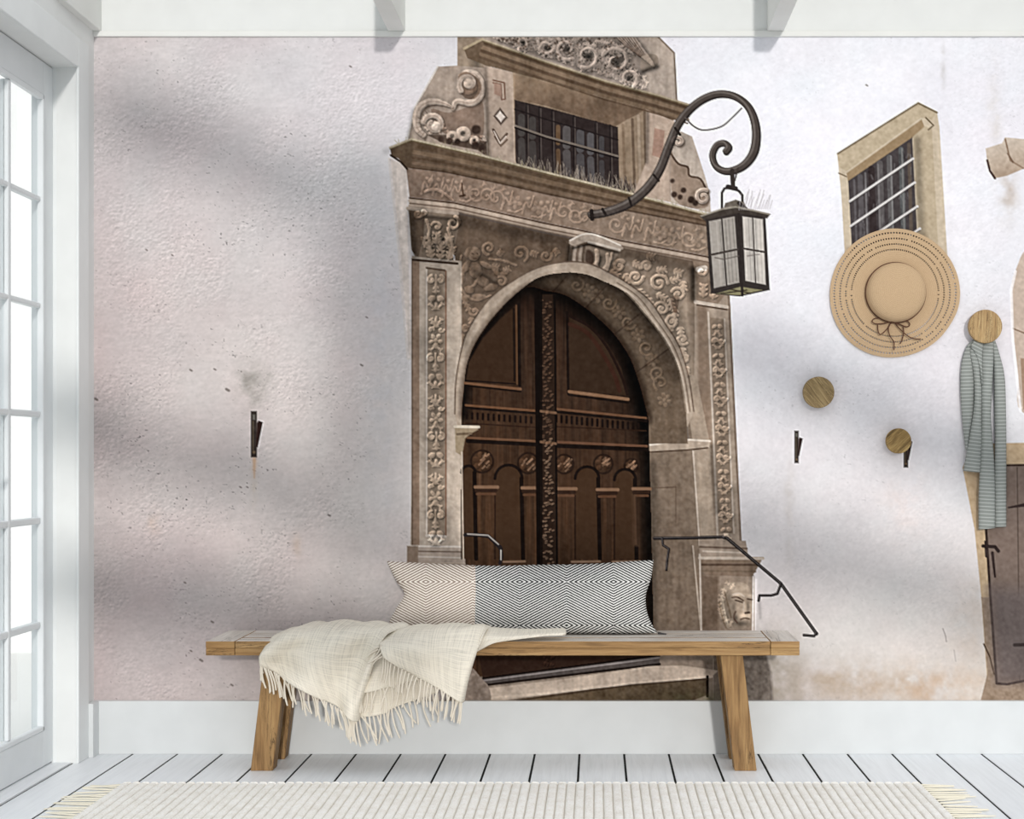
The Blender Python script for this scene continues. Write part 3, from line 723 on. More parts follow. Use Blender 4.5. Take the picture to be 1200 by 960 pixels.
    # ---- arch: soffit, ring and door
    ring_o = smooth([(533,485),(534,450),(539,418),(548,388),(572,352),(600,330),(630,314),(662,307),(690,309),(715,320),(740,335),(762,353),(778,377),(793,400),(801,420),(808,447),(813,482)], 5)
    ring_i = smooth([(541,485),(543,460),(548,423),(564,390),(588,360),(612,338),(632,325),(657,320),(684,321),(708,330),(733,343),(753,365),(773,390),(787,413),(797,440),(804,482)], 5)
    door_a = smooth([(541,485),(543,462),(549,423),(565,391),(589,361),(606,344),(621,336),(640,341),(660,345),(682,358),(703,375),(720,392),(737,417),(747,442),(755,470),(760,492)], 5)
    n = 'printed_arch'
    fill(list(ring_o) + [(806,500),(536,500)], (168,150,130), n, 9)
    mid = (np.array([np.interp(np.linspace(0,1,60), np.linspace(0,1,len(ring_o)), ring_o[:,i]) for i in (0,1)]).T + np.array([np.interp(np.linspace(0,1,60), np.linspace(0,1,len(ring_i)), ring_i[:,i]) for i in (0,1)]).T) / 2
    line(mid[36:], .8, (120,102,86), n, op=.8); line(mid[:28], 2, (182,165,146), n, op=.5); line(ring_o, .9, (100,82,68), n, op=.8); line(mid[36:] + [-2.5, 2], .8, (196,180,160), n, op=.7)
    n = 'printed_arch_soffit'
    fill(list(ring_i) + [(806,520),(541,520)], (90,75,60), n, 9, flat=True, grad=((108,91,74),(640,330),(800,480)))
    shade(ring_i[:60], 6, -.3, [n])
    for t in np.linspace(.55, .97, 12):
        i = int(t * (len(ring_i) - 1)); j = int(t * (len(door_a) - 1)); c = (ring_i[i] + door_a[j]) / 2
        if i % 2: scroll(c[0], c[1], 9, 1.3, t * 9, 1, 1.6, 2.2)
        else: rosette(c[0], c[1], 9, 2.2, 6)
    for t in (.5, .62, .74, .86):
        i = int(t * (len(ring_i) - 1)); j = int(t * (len(door_a) - 1)); line([ring_i[i], door_a[j]], .9, (70,55,44), n, op=.8)
    line(ring_i[50:], .9, (150,132,112), n, op=.8)
    shade(door_a[25:], 7, -.3, [n]); shade(ring_i[20:70], 16, -.25, [n])
    # impost left
    # ---- the great door
    n = 'printed_door'
    W1, W2, W3 = (66,46,32), (54,35,24), (21,14,11)
    fill(list(door_a) + [(763,600),(766,745),(773,770),(565,797),(545,800),(545,640),(541,500)], W1, n, 6, grad=((47,33,25),(600,640),(770,420)))
    fill(list(door_a) + [(700,400),(640,372),(600,372),(560,420)], (44,29,21), n, 4, soft=7, flat=False)
    shade(door_a, 10, -.75, [n]); shade(door_a[35:], 22, -.5, [n]); shade([(757,480),(764,745)], 9, -.8, [n]); shade([(741,430),(757,500)], 9, -.6, [n])
    def strips(pts, wd, c, op=1): line(pts, wd, c, n, op=op)
    grain = (fbm(3, 77, 3, sy=70))
    msk = (IDM == ident(n)); COL[msk] *= (1 + .34 * grain[msk])[:, None]
    # upper panels
    fill([(549,425),(566,396),(588,372),(607,356),(608,452),(546,446)], (52,36,25), n, 4, soft=1.2, flat=False)
    line([(608,356),(609,452)], 1.8, W3, n); line([(602,362),(603,446)], 1.3, W3, n, op=.8); line([(605,358),(606,450)], .7, (96,68,48), n, op=.8)
    line([(545,449),(610,456)], 1.5, (104,74,54), n); line([(546,452),(610,459)], 1.0, W3, n); line([(546,446),(604,450)], .8, W3, n)
    line([(546,475),(628,481.5)], 1.3, (100,70,50), n); line([(546,478),(628,484.5)], 1.4, W3, n)
    fill([(667,372),(690,382),(712,404),(728,432),(736,464),(667,457)], (49,35,25), n, 4, soft=1.2, flat=False)
    line([(664.5,366),(666,462)], 1.5, W3, n); line(smooth([(667,370),(692,384),(712,408),(728,440),(735,462)],5), 1.6, (28,17,13), n); line(smooth([(668,380),(688,390),(706,414),(720,440),(726,458)],5), 2.4, (54,30,22), n, op=.8)
    line([(667,459),(736,468)], 1.8, (122,92,70), n); line([(667,463),(736,472)], 1.2, W3, n)
    line([(650,479),(757,490)], 1.3, (96,68,50), n); line([(650,482.5),(757,493.5)], 1.5, W3, n)
    # dentils
    for k in range(13): x = 547 + k * 6.3; line([(x,484+(x-546)*.07),(x,490+(x-546)*.07)], 1.4, (22,14,11), n)
    for k in range(17): x = 652 + k * 6; line([(x,487+(x-650)*.1),(x,494+(x-650)*.1)], 1.5, (22,14,11), n)
    line([(546,496),(628,501)], .8, (40,26,18), n); line([(650,500),(757,505)], .8, (40,26,18), n)
    line([(548,513),(628,517)], 1.3, (98,70,52), n); line([(548,517),(628,521)], 2.2, W3, n); line([(652,518),(758,523)], 1.4, (94,66,50), n); line([(652,522.5),(758,527)], 2.4, W3, n)
    # roundels
    for cx, cy, r in [(565,541,13),(619,543,12),(661,544,11),(707,544,11),(740,546,8)]:
        line(spiral(cx,cy,r,1,0,1,24,1), 1.2, (36,24,17), n); rosette(cx, cy, r * .9, 3.4, 6)
        for k in range(9): a = RNG.rand() * 6.3; q = r * RNG.rand() * .8; line([(cx+q*math.cos(a),cy+q*math.sin(a)),(cx+q*math.cos(a)+3,cy+q*math.sin(a)-3)], .8, (128,100,80), n, op=.8)
    # arcaded lower panels
    for x0_, x1_, yt in [(541,557,546),(580,612,545),(674,702,547),(720,745,550)]:
        xm = (x0_ + x1_) / 2; r = (x1_ - x0_) / 2
        ar = [(xm + r * math.cos(a), yt + r + r * math.sin(a)) for a in np.linspace(math.pi, 2 * math.pi, 13)]
        fill(ar + [(x1_, 655), (x0_, 655)], (60,42,29), n, 4, flat=False)
        line(ar, 1.7, W3, n); line([(x1_ - 1, yt + r), (x1_ + 1, 655)], 2.4, (20,13,10), n); line([(x0_, yt + r + 20), (x0_, 655)], .8, (34,22,16), n)
    for x0_, x1_, yy in [(557,583,571),(612,633,572),(652,675,573),(700,724,574),(742,762,573)]:
        line([(x0_,yy),(x1_,yy)], 2.0, (118,90,70), n); line([(x0_+1,yy+4),(x1_-2,yy+4)], 2, (44,29,21), n); line([(x0_+2,yy+8),(x1_-3,yy+8)], 1.4, (84,58,42), n)
    fill([(741,580),(746,580),(748,640),(742,640)], (74,54,40), n, 4, soft=2)
    for x0_, x1_ in [(590,615),(670,703),(718,750)]: line([(x0_,658.5),(x1_,658)], 1.2, (130,104,84), n)
    # meeting stile with carved astragal
    fill([(626,345),(634,341),(634,800),(630,800)], (16,10,8), n, 3); line([(631,345),(632,790)], 1.6, (14,9,7), n)
    na = 'printed_door_astragal'
    fill([(634,345),(648,345),(652,560),(654,800),(634,800)], (40,28,21), na, 4)
    y = 352
    while y < 790:
        xa = 641 + (y - 345) * .005; b = (76,58,46) if y < 510 else (106,86,71)
        for k in range(5): xx = xa + np.clip(RNG.randn() * 3.2, -6, 6); yy = y + RNG.rand() * 8; blob(xx, yy, 2.4, 1.4, RNG.rand() * 3, 3.4); line([(xx-.9,yy),(xx+.9,yy-.6)], .8, b, na, op=.7)
        y += 7
    line([(634.5,345),(635,790)], .9, (12,8,6), na); line([(650,345),(654,790)], 1.2, (14,9,7), na)
    for yy in (481, 517): line([(634,yy+1),(651,yy+3)], 1.5, (104,78,60), na)
    # left impost corbel stands before the door
    n = 'printed_impost#2'
    fill([(533,499),(561,499.5),(560,504),(552,508),(545,514),(543,526),(541,534),(534,530)], (150,132,106), n, 9); line([(533,500),(561,500.5)], 1.6, (202,188,166), n); line([(536,509),(552,508)], 1.4, (110,92,72), n)
    line([(541,530),(543,655)], .8, (188,170,150), 'printed_pilaster')
    # ---- step and base stones
    n = 'printed_step'
    fill([(545,800),(573,790),(773,768),(836,766),(836,826),(545,826)], (150,134,118), n, 12)
    fill([(560,760),(773,760),(773,772),(566,797)], (48,33,26), 'printed_door', 5, flat=False); 
    fill([(565,795),(773,768),(773,778),(566,803)], (92,84,80), n, 6); line([(565,798),(773,771)], .9, (150,142,138), n); line([(565,803.5),(773,778.5)], 1.4, (44,34,30), n); line([(566,795),(773,768)], 1, (30,22,18), n)
    fill([(568,807),(660,796),(760,781),(800,780),(842,786),(834,793),(640,813),(560,826),(556,815)], (194,176,157), n, 12); line([(570,819),(640,812.5),(700,805),(834,793)], 1.6, (208,190,170), n)
    fill([(560,826),(640,815),(700,807),(828,795),(828,815),(800,826)], (112,94,72), n, 11, grad=((92,78,60),(600,815),(820,805))); line([(829,793),(829,816)], 1.6, (44,32,26), n); line([(600,822),(740,803),(828,796)], 1.2, (70,56,44), n, op=.7)
    stain_shade(815, 818, 30, 8, (90,92,62), .6); stain_shade(850, 822, 16, 6, (150,150,120), .5)
    n = 'printed_base_stone'
    fill([(478,660),(545,660),(545,800),(476,800)], (158,142,126), n, 10); line([(478,672),(545,672)], 1.2, (118,100,86), n)
    fill(smooth([(538,784),(552,782),(564,795),(573,806),(572,826),(530,826),(530,800)],4,True), (150,134,120), n, 20); stain_shade(555, 808, 12, 12, (110,96,84), .6)
    # ---- handrails
    n = 'printed_handrail'
    K = (34,30,31)
    def rail(p, w_): line(p, w_, K, n); line(np.asarray(p, float) + [-.6, -w_ * .45], .5, (120,112,108), n, op=.6)
    line([(545,627),(560,627),(573,629),(587,643)], 2.1, K, n); line([(548,626),(572,627.5),(584,638)], .8, (156,148,142), n); line([(586,641),(588,652),(586,660)], 2.2, (38,32,32), n); line([(587,645),(587,656)], .7, (180,172,166), n)
    n = 'printed_handrail#2'
    rail([(767,631),(812,630.5),(846,629.5),(852,631),(915,684),(957,743)], 1.9); rail([(957,742),(954,745.5),(942,744.5)], 1.6)
    rail([(915,685),(911,696),(904,698),(890,698),(889,704)], 1.6); rail([(776,631),(777,639),(784,643.5),(782,656),(781,668)], 1.4); shade([(890,706),(891,724)], 2, -.15)
    # ---- wrought iron arm and lantern
    n = 'printed_lantern_arm'
    arm = smooth([(692,251),(712,247),(735,238),(757,220),(772,198),(783,170),(795,143),(815,121),(838,110),(860,112),(877,126),(885,150),(883,176),(871,193),(853,200),(839,195),(834,182),(839,170),(848,167),(853,172),(850,177)], 6)
    wid = [4.2,4.6,4.8,4.8,4.6,4.4,4.2,4.0,3.9,3.9,4.2,4.6,4.8,4.2,3.8,3.6,3.4,3.2,3.4,3.8,3.6]
    line(arm + [1.5, 1.5], np.array(wid) + .3, (44,38,36), n); line(arm, np.array(wid) - .4, (70,62,58), n); line(arm + [-1.2, -1.0], np.array(wid) * .28, (112,104,99), n, op=.75)
    line([(693,247),(694,257)], 2.2, (36,30,28), n); line([(706,245),(710,252)], 1.6, (36,30,28), n); line([(737,232),(740,241)], 1.4, (36,30,28), n); line([(766,205),(772,212)], 1.2, (36,30,28), n); line([(791,150),(797,158)], 1.4, (36,30,28), n)
    line(smooth([(803,138),(813,148),(825,152.5),(845,148.5),(858,138),(869,127)],5), .9, (82,74,70), n)
    n = 'printed_lantern'
    line([(858,200),(859,219)], [2.6,2,2.6], (52,45,42), n); line([(865,197),(861,212)], .9, (60,52,48), n)
    line([(846,246),(846,226),(849,221),(857,219),(866,224),(870,229),(870,240)], 1.5, (56,50,48), n); line([(853,219),(862,221)], 2.8, (50,44,42), n)
    fill([(847,246),(850,238),(862,234),(872,237),(876,246),(862,250)], (96,88,80), n, 14); line([(866,238),(874,245)], 2.2, (42,36,34), n)
    fill([(820,254),(846,245),(864,242),(880,246),(903,251),(899,256),(864,251),(828,260)], (62,55,50), n, 8); line([(822,253),(846,245),(862,242.5),(880,246),(901,251)], 1.1, (150,142,130), n, op=.8)
    fill([(827,257),(864,250),(897,254),(902,340),(867,347.5),(833,344)], (50,44,42), n, 5)
    PL, PR = (158,151,144), (188,181,174)
    def quad(a, b, c, d, col): fill([a, b, c, d], col, 'printed_lantern_pane', 8)
    def bil(q, u, v): a, b, c, d = [np.array(z, float) for z in q]; return tuple((a * (1-u) + b * u) * (1 - v) + (d * (1 - u) + c * u) * v)
    L = [(830,259.5),(861.5,253.5),(867,331),(836,338)]; R = [(869.5,253.5),(894.5,257),(898,334),(873,329)]
    for q, col in ((L, PL), (R, PR)):
        for u0, u1 in ((.02,.47),(.53,.98)):
            for v0, v1 in ((.0,.485),(.515,1.)):
                quad(bil(q,u0,v0), bil(q,u1,v0), bil(q,u1,v1), bil(q,u0,v1), col)
        for u in (.1,.3,.42,.62,.75,.9):
            if RNG.rand() > .25: line([bil(q,u,.03),bil(q,u,.97)], .8, np.array(col) * (.78 if RNG.rand() > .4 else 1.12), None, op=.6)
        line([bil(q,0,.5),bil(q,1,.5)], .9, (66,58,54), n)
    line([(838,302),(848,304),(866,300)], .8, (90,82,78), None, op=.7); line([(876,300),(890,298)], .8, (110,102,98), None, op=.6)
    fill([(840,344),(868,336),(893,340),(866,346)], (132,126,96), 'printed_lantern_pane', 8); line([(845,344),(875,340)], .8, (60,52,44), n); line([(856,339),(880,344)], .7, (60,52,44), n)
    line([(865.5,251),(870,346)], 1.6, (44,38,36), n)
    for k in range(16): x = 866 + k * 2.4; line([(x,246 - k*.1),(x + 5 + RNG.randn()*2, 236 - RNG.rand() * 14)], .5, (170,164,166), None, op=.6)

    # ---- shade the carved relief of the printed picture (light from the upper left), then grain
    stone = np.zeros((H, W), bool)
    for k, nm in enumerate(NAMES):
        if any(q in nm for q in ('attic', 'pediment', 'volute', 'frieze', 'archit', 'cornice', 'spandrel', 'keystone', 'pilaster', 'capital', 'arch', 'jamb', 'impost', 'pedestal', 'lion', 'step', 'base_stone', 'stone_edge')) and 'window' not in nm: stone |= IDM == k
    sx = np.clip(GX - X0 + 0.9 * fbm(6, 201, 2), 0, W - 2); sy = np.clip(GY - Y0 + 0.9 * fbm(6, 230, 2), 0, H - 2)
    ix = sx.astype(int); iy = sy.astype(int); tx = sx - ix; ty = sy - iy
    wp = (HGT[iy,ix]*(1-tx)+HGT[iy,ix+1]*tx)*(1-ty) + (HGT[iy+1,ix]*(1-tx)+HGT[iy+1,ix+1]*tx)*ty
    hs = np.where(stone, wp * (1 + .5 * fbm(5, 260, 2)) + .55 * fbm(3, 262, 2) * np.clip(.35 + wp * .4, 0, 1.4), HGT).astype(np.float32)
    wea = 1 + .13 * fbm(26, 301, 3) + .10 * fbm(5, 310, 2, sy=40) + .06 * fbm(4, 320, 2)
    COL[stone] *= wea[stone][:, None]
    COL[stone] *= np.array([.945, .945, .965], np.float32)
    COL[stone] = 116 + (COL[stone] - 116) * 1.13
    lum = (COL[stone] @ np.array([.3, .59, .11], np.float32))[:, None]; COL[stone] = COL[stone] * .84 + lum * .16
    fine = RNG.randn(H, W).astype(np.float32); COL[stone] += (blur(fine, 1) * 9)[stone][:, None]
    gy, gx = np.gradient(hs)
    sh = 0.55 * gx + 0.75 * gy
    occ = blur(hs, 4) - hs
    f = 1 + np.clip(sh * 0.2, -.6, .42) - np.clip(occ, -1.0, 3) * np.where(stone, .14, .05)
    COL *= np.clip(f, .3, 1.55)[..., None]
    g = RNG.randn(H, W).astype(np.float32); g = blur(g, 1) * 2.6
    g2 = fbm(6, 91, 3) * 1.4
    COL += ((g * .55 + g2) * AMP * .75)[..., None]
    for q in range(3): COL[..., q] += .75 * (COL[..., q] - blur(COL[..., q], 1))      # crisp print
    np.clip(COL, 3, 250, out=COL)
# ================================================================== the setting
M_WALL = white_paint('white_wall_paint', (231, 233, 232), 0.7)
M_TRIM = white_paint('white_trim_paint', (232, 235, 235), 0.45)
M_BASE = white_paint('white_baseboard_paint', (213, 216, 217), 0.4)
M_BEAM = white_paint('white_beam_paint', (232, 233, 230), 0.6)
M_FLOOR = mat('white_floor_paint', (228, 231, 234), 0.38, 0.35)
t = NT(M_FLOOR)
oi = t.n('ShaderNodeObjectInfo'); nz = t.n('ShaderNodeTexNoise', Scale=1.0, Detail=5.0, Roughness=0.6, Distortion=0.8); v = coords(t, (60, 3, 1)); t.l(v, nz.inputs['Vector'])
c = t.ramp(nz.outputs[0], [(0.3, (230, 233, 236)), (0.6, (242, 245, 248))])
c = t.mix(t.math('MULTIPLY', oi.outputs['Random'], 0.35), c, (228, 231, 235))
t.l(c, t.b.inputs['Base Color']); t.bump(nz.outputs[0], 0.12, 0.001)
M_GAP = mat('dark_gap', (14, 13, 13), 0.9)

XL, XR = -1.829, 2.3
XD = XL - 0.083                          # face of the door leaf
#                     # left wall face, right end of what is built
ZC = 2.95                                # ceiling
# back wall behind the mural, with a chamfer-free plain face
bm = bmesh.new(); box(bm, XD - .043, XR, 0.0012, 0.14, -0.05, ZC + .1); struct('wall_back', bm, M_WALL)
# floor: boards running away from the viewer, dark joints between them
bm = bmesh.new(); box(bm, XD - .043, XR, -4.6, 0.14, -0.06, -0.0035); floor = struct('floor', bm, M_GAP)
S0, PITCH, GAPW = (155 - 699) / 323.3, 0.16208, 0.0078
plank_me = None
for k in range(-2, 25):
    x0 = S0 + k * PITCH
    xa, xb = max(x0 + GAPW / 2, XD - .043), min(x0 + PITCH - GAPW / 2, XR)
    if xb - xa < .01: continue
    boxobj('plank', M_FLOOR, floor, xa, xb, -4.6, 0.0, -0.0033, 0.0, bev=0.001)
# baseboards
bm = bmesh.new(); box(bm, XL + .024, XR, -0.0215, 0.0005, 0.0, 0.193, bev=0.002, seg=2); struct('baseboard_back', bm, M_BASE)
bm = bmesh.new(); box(bm, XL - .005, XL + .025, -0.085, 0.0005, 0.0, 0.1935, bev=0.002, seg=2); struct('baseboard_left', bm, M_BASE)
# strip over the mural, ceiling, beams
Zt0, Zt1 = CAM_H + (534 - 43.5) / 322, CAM_H + (534 - 37) / 322
bm = bmesh.new(); box(bm, XL, XR, -0.012, 0.001, Zt0, Zt1, bev=0.0015); struct('trim_1', bm, M_BEAM)
bm = bmesh.new(); box(bm, XD - .043, XR, -0.42, 0.14, ZC, ZC + .08); struct('ceiling', bm, M_WALL)
for i, (a, b) in enumerate([(110, 119), (455, 475), (899, 918.5), (1320, 1340)]):
    bm = bmesh.new(); box(bm, (a - 699) / 322 - (.02 if i == 0 else 0), (b - 699) / 322, -0.42, 0.0, Zt1, ZC, bev=0.002)
    o = struct('ceiling_beam', bm, M_BEAM)
# added white wall outside, put there to brighten the view through the panes
bm = bmesh.new(); box(bm, -7.5, -2.3, 3.0, 3.2, -.05, 5.0); struct('added_wall_outside', bm, white_paint('added_wall_white', (248, 248, 247), .85))
bm = bmesh.new(); box(bm, -7.5, XD - .043, -5.0, 3.0, -.1, -.02); struct('ground', bm, mat('pale_paving', (232, 231, 228), .85))
# left wall with the opening of the french door
YJ = -0.187                              # jamb nearest the back wall
ZH = 2.449                               # head of the opening
YE = -2.32                               # far jamb, out of the frame
bm = bmesh.new()
box(bm, XD - .043, XL, YJ, 0.0015, 0, ZC); box(bm, XD - .043, XL, YE, YJ, ZH, ZC); box(bm, XD - .043, XL, -3.0, YE, 0, ZC)
struct('wall_left', bm, M_WALL)
# casing round the opening
CW = 0.105
bm = bmesh.new()
box(bm, XL - .001, XL + .009, YJ - .004, YJ + CW, 0, ZH + CW, bev=.003, seg=2); struct('trim_2', bm, M_TRIM)
bm = bmesh.new(); box(bm, XL - .001, XL + .009, YE - CW, YJ - .004, ZH, ZH + CW, bev=.003, seg=2); struct('trim_3', bm, M_TRIM)
bm = bmesh.new(); box(bm, XL - .001, XL + .009, YE - CW, YE, 0, ZH, bev=.003, seg=2); struct('trim_4', bm, M_TRIM)
# sill board under the doors
bm = bmesh.new(); box(bm, XD - .043, XL - .02, YE, YJ, -.02, 0.004, bev=.001); struct('trim_5', bm, M_FLOOR)
# french doors: two leaves, three by six panes each
M_DOOR = white_paint('door_paint', (222, 226, 228), 0.4)
M_GLASS = bpy.data.materials.new('window_glass'); M_GLASS.use_nodes = True
nt = M_GLASS.node_tree; nt.nodes.remove(nt.nodes['Principled BSDF']); out = nt.nodes['Material Output']
tr = nt.nodes.new('ShaderNodeBsdfTransparent'); gl = nt.nodes.new('ShaderNodeBsdfGlossy'); gl.inputs['Roughness'].default_value = 0.02
fr = nt.nodes.new('ShaderNodeFresnel'); fr.inputs[0].default_value = 1.35; mx = nt.nodes.new('ShaderNodeMixShader')
tr.inputs[0].default_value = (.97, .985, .985, 1)
ge = nt.nodes.new('ShaderNodeNewGeometry'); fm = nt.nodes.new('ShaderNodeMath'); fm.operation = 'SUBTRACT'; fm.use_clamp = True
nt.links.new(fr.outputs[0], fm.inputs[0]); nt.links.new(ge.outputs['Backfacing'], fm.inputs[1]); nt.links.new(fm.outputs[0], mx.inputs[0]); nt.links.new(tr.outputs[0], mx.inputs[1]); nt.links.new(gl.outputs[0], mx.inputs[2]); nt.links.new(mx.outputs[0], out.inputs[0])

def french_leaf(nm, y_near, y_far, rails):
    """leaf between two depths (y_far is nearer the viewer); rails = z of pane edges"""
    bm = bmesh.new(); st = 0.092; T = 0.042
    a, b = XD - T, XD
    box(bm, a, b, y_near - st, y_near, 0.008, ZH - .004, bev=.002); box(bm, a, b, y_far, y_far + st, 0.008, ZH - .004, bev=.002)
    box(bm, a, b, y_far + st, y_near - st, 0.008, rails[-1][1] - .018, bev=.002); box(bm, a, b, y_far + st, y_near - st, rails[0][0] + .018, ZH - .004, bev=.002)
    leaf_o = obj(nm, bm, M_DOOR); leaf_o['kind'] = 'structure'
    # moulded bead round the glass field
    y0, y1 = y_far + st, y_near - st; z0, z1 = rails[-1][1] - .018, rails[0][0] + .018
    bm = bmesh.new()
    for q in ((y0, y0 + .012, z0, z1), (y1 - .012, y1, z0, z1), (y0, y1, z0, z0 + .018), (y0, y1, z1 - .018, z1)): box(bm, XD - .018, XD + .004, *q, bev=.003)
    obj('glazing_bead', bm, M_DOOR, leaf_o)['kind'] = 'stuff'
    n = 3; w = (y1 - y0 - .024 - (n - 1) * .026) / n
    for i in range(n - 1):
        yc = y1 - .012 - (i + 1) * w - i * .026
        boxobj('muntin', M_DOOR, leaf_o, XD - .034, XD - .004, yc - .026, yc, z0 + .018, z1 - .018, bev=.005, seg=2)
    for r0, r1 in zip(rails[1:], rails[:-1]):
        boxobj('glazing_bar', M_DOOR, leaf_o, XD - .032, XD - .005, y0 + .012, y1 - .012, r0[0], r1[1], bev=.005, seg=2)
    for i in range(n):
        ya = y1 - .012 - i * (w + .026)
        for top, bot in rails: boxobj('pane', M_GLASS, leaf_o, XD - .021, XD - .017, ya - w, ya, bot, top, bev=0)
    bm = bmesh.new(); box(bm, XD, XD + .006, y_far + .03, y_far + .06, .98, 1.14, bev=.002); tube3(bm, [Vector((XD + .005, y_far + .045, 1.09)), Vector((XD + .05, y_far + .045, 1.09))], .009); tube3(bm, [Vector((XD + .05, y_far + .045, 1.09)), Vector((XD + .05, y_far + .16, 1.09))], .009)
    obj('door_handle', bm, mat('satin_metal', (170, 170, 168), .35, .6), leaf_o, True)
    return leaf_o
# pane edges as seen at the pane column next to the stile
RP = [(117.5, 231), (237, 355.5), (361.7, 482), (489.5, 606), (614, 728), (736, 850)]
rails = [(CAM_H + (534 - a) / 338.7, CAM_H + (534 - b) / 338.7) for a, b in RP]
french_leaf('door_1', YJ - .002, (YJ + YE) / 2 + .001, rails)
french_leaf('door_2', (YJ + YE) / 2 - .001, YE + .002, rails)
bm = bmesh.new(); box(bm, XD - .06, XD + .012, YJ - .001, YJ + .012, 0, ZH); struct('trim_6', bm, M_TRIM)

# ================================================================== the photo mural (flat print on the wall)
paint_mural()
M_PRINT = mat('printed_wallpaper', (200, 200, 200), 0.92, 0.04); t = NT(M_PRINT)
at = t.n('ShaderNodeAttribute'); at.attribute_name = 'print'; t.l(at.outputs['Color'], t.b.inputs['Base Color'])
mural = empty('wall_mural', (0, 0, 0.2), 'wall-filling photo mural of a carved stone doorway in a pale plaster street wall', 'mural')
V255 = COL / 255.0
LIN = np.where(V255 <= .04045, V255 / 12.92, ((V255 + .055) / 1.055) ** 2.4).astype(np.float32)
gx = (np.arange(X0, X1) - 699) / 322.0; gz = CAM_H + (534 - np.arange(Y0, Y1)) / 322.0
gx[0:4] = gx[4] if False else gx[0:4]
keep_y = (np.arange(Y0, Y1) >= 43) ; keep_x = np.arange(X0, X1) >= 109
cell = IDM[:-1, :-1].copy(); ok = keep_y[:-1, None] & keep_x[None, :-1]
PART_LABEL = {
    'printed_plaster': 'pale rough plaster of the printed street wall', 'printed_door': 'dark brown carved double door printed in the arch',
    'printed_lantern': 'black square lantern printed beside the portal', 'printed_lantern_arm': 'curled wrought iron lantern arm in the print',
    'printed_handrail': 'thin black iron handrail in the print', 'printed_lion_mask': 'stone lion face in the print', 'printed_side_door': 'plain grey brown plank door in the print',
    'printed_keystone': 'scrolled keystone in the print', 'printed_volute': 'scroll carving beside the printed attic window'}
for k, nm in enumerate(NAMES):
    fj, fi = np.nonzero((cell == k) & ok)
    if len(fj) < 6: continue
    idx = np.stack([fj * W + fi, (fj + 1) * W + fi, (fj + 1) * W + fi + 1, fj * W + fi + 1], 1)
    uq, inv = np.unique(idx.ravel(), return_inverse=True)
    vy, vx = uq // W, uq % W
    co = np.stack([gx[vx], np.zeros(len(uq)), gz[vy]], 1).astype(np.float32)
    me = bpy.data.meshes.new(nm.split('#')[0])
    me.vertices.add(len(uq)); me.vertices.foreach_set('co', co.ravel())
    nf = len(fj); me.loops.add(nf * 4); me.loops.foreach_set('vertex_index', inv.astype(np.int32).ravel())
    me.polygons.add(nf); me.polygons.foreach_set('loop_start', np.arange(0, nf * 4, 4, dtype=np.int32)); me.polygons.foreach_set('loop_total', np.full(nf, 4, np.int32))
    me.update()
    ca = me.color_attributes.new('print', 'FLOAT_COLOR', 'POINT')
    ca.data.foreach_set('color', np.concatenate([LIN[vy, vx], np.ones((len(uq), 1), np.float32)], 1).ravel())
    o = link(nm.split('#')[0], me, M_PRINT, mural)
    lb = PART_LABEL.get(nm.split('#')[0])
    if lb: o['label'] = lb
    if nm == 'printed_sill_spikes': o['kind'] = 'stuff'

# ================================================================== bench
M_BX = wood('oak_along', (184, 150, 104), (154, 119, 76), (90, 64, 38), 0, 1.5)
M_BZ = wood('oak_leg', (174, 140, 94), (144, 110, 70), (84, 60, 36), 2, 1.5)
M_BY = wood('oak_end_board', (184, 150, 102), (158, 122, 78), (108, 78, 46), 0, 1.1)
M_TX = wood('oak_sky_sheen_along', (226, 220, 212), (214, 206, 197), (186, 176, 164), 0, 0.9, rough=.45)  # paler grey: sky sheen on the bench top, painted into the colour
M_TY = wood('oak_sky_sheen_across', (226, 220, 212), (214, 206, 197), (186, 176, 164), 1, 0.9, rough=.45)
BX0, BX1, BYF, BYB, BZT, BZB = -1.3275, 0.690, -0.373, -0.043, 0.4515, 0.4035
bench = empty('bench', ((BX0 + BX1) / 2, (BYF + BYB) / 2, 0), 'long oak bench with splayed legs standing against the mural wall', 'bench')
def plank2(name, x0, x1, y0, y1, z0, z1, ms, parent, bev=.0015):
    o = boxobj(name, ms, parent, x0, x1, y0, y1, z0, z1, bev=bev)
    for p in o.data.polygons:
        if p.normal.z > .9: p.material_index = 1  # upward faces take the copy with the sheen in its colour
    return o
EB = 0.0985
ys = [BYF, BYF + .105, BYF + .112, BYF + .222, BYF + .225, BYB]
for a, b in ((0, 1), (2, 3), (4, 5)):
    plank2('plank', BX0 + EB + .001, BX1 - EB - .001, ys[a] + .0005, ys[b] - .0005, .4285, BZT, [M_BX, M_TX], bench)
for x0, x1 in ((BX0, BX0 + EB - .001), (BX1 - EB + .001, BX1)):
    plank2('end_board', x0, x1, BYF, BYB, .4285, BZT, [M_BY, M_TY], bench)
    boxobj('end_block', M_BY, bench, x0, x1, BYF + .001, BYB, BZB, .428, bev=.0015)
boxobj('apron', M_BX, bench, BX0 + EB + .0005, BX1 - EB - .0005, BYF + .001, BYF + .05, BZB, .428, bev=.0015)
boxobj('apron', M_BX, bench, BX0 + EB + .0005, BX1 - EB - .0005, BYB - .05, BYB, BZB, .428, bev=.0015)
XC = (BX0 + BX1) / 2
def leg(sx, y0, y1):
    bm = bmesh.new()
    xt, xb = XC + sx * 0.780, XC + sx * 0.831; w = .038
    q = lambda x, z: [Vector((x - w, y0, z)), Vector((x + w, y0, z)), Vector((x + w, y1, z)), Vector((x - w, y1, z))]
    hexa(bm, q(xb, 0.0), q(xt, BZB + .02))
    bmesh.ops.recalc_face_normals(bm, faces=bm.faces); bmesh.ops.bevel(bm, geom=list(bm.edges), offset=.002, affect='EDGES')
    obj('leg', bm, M_BZ, bench)
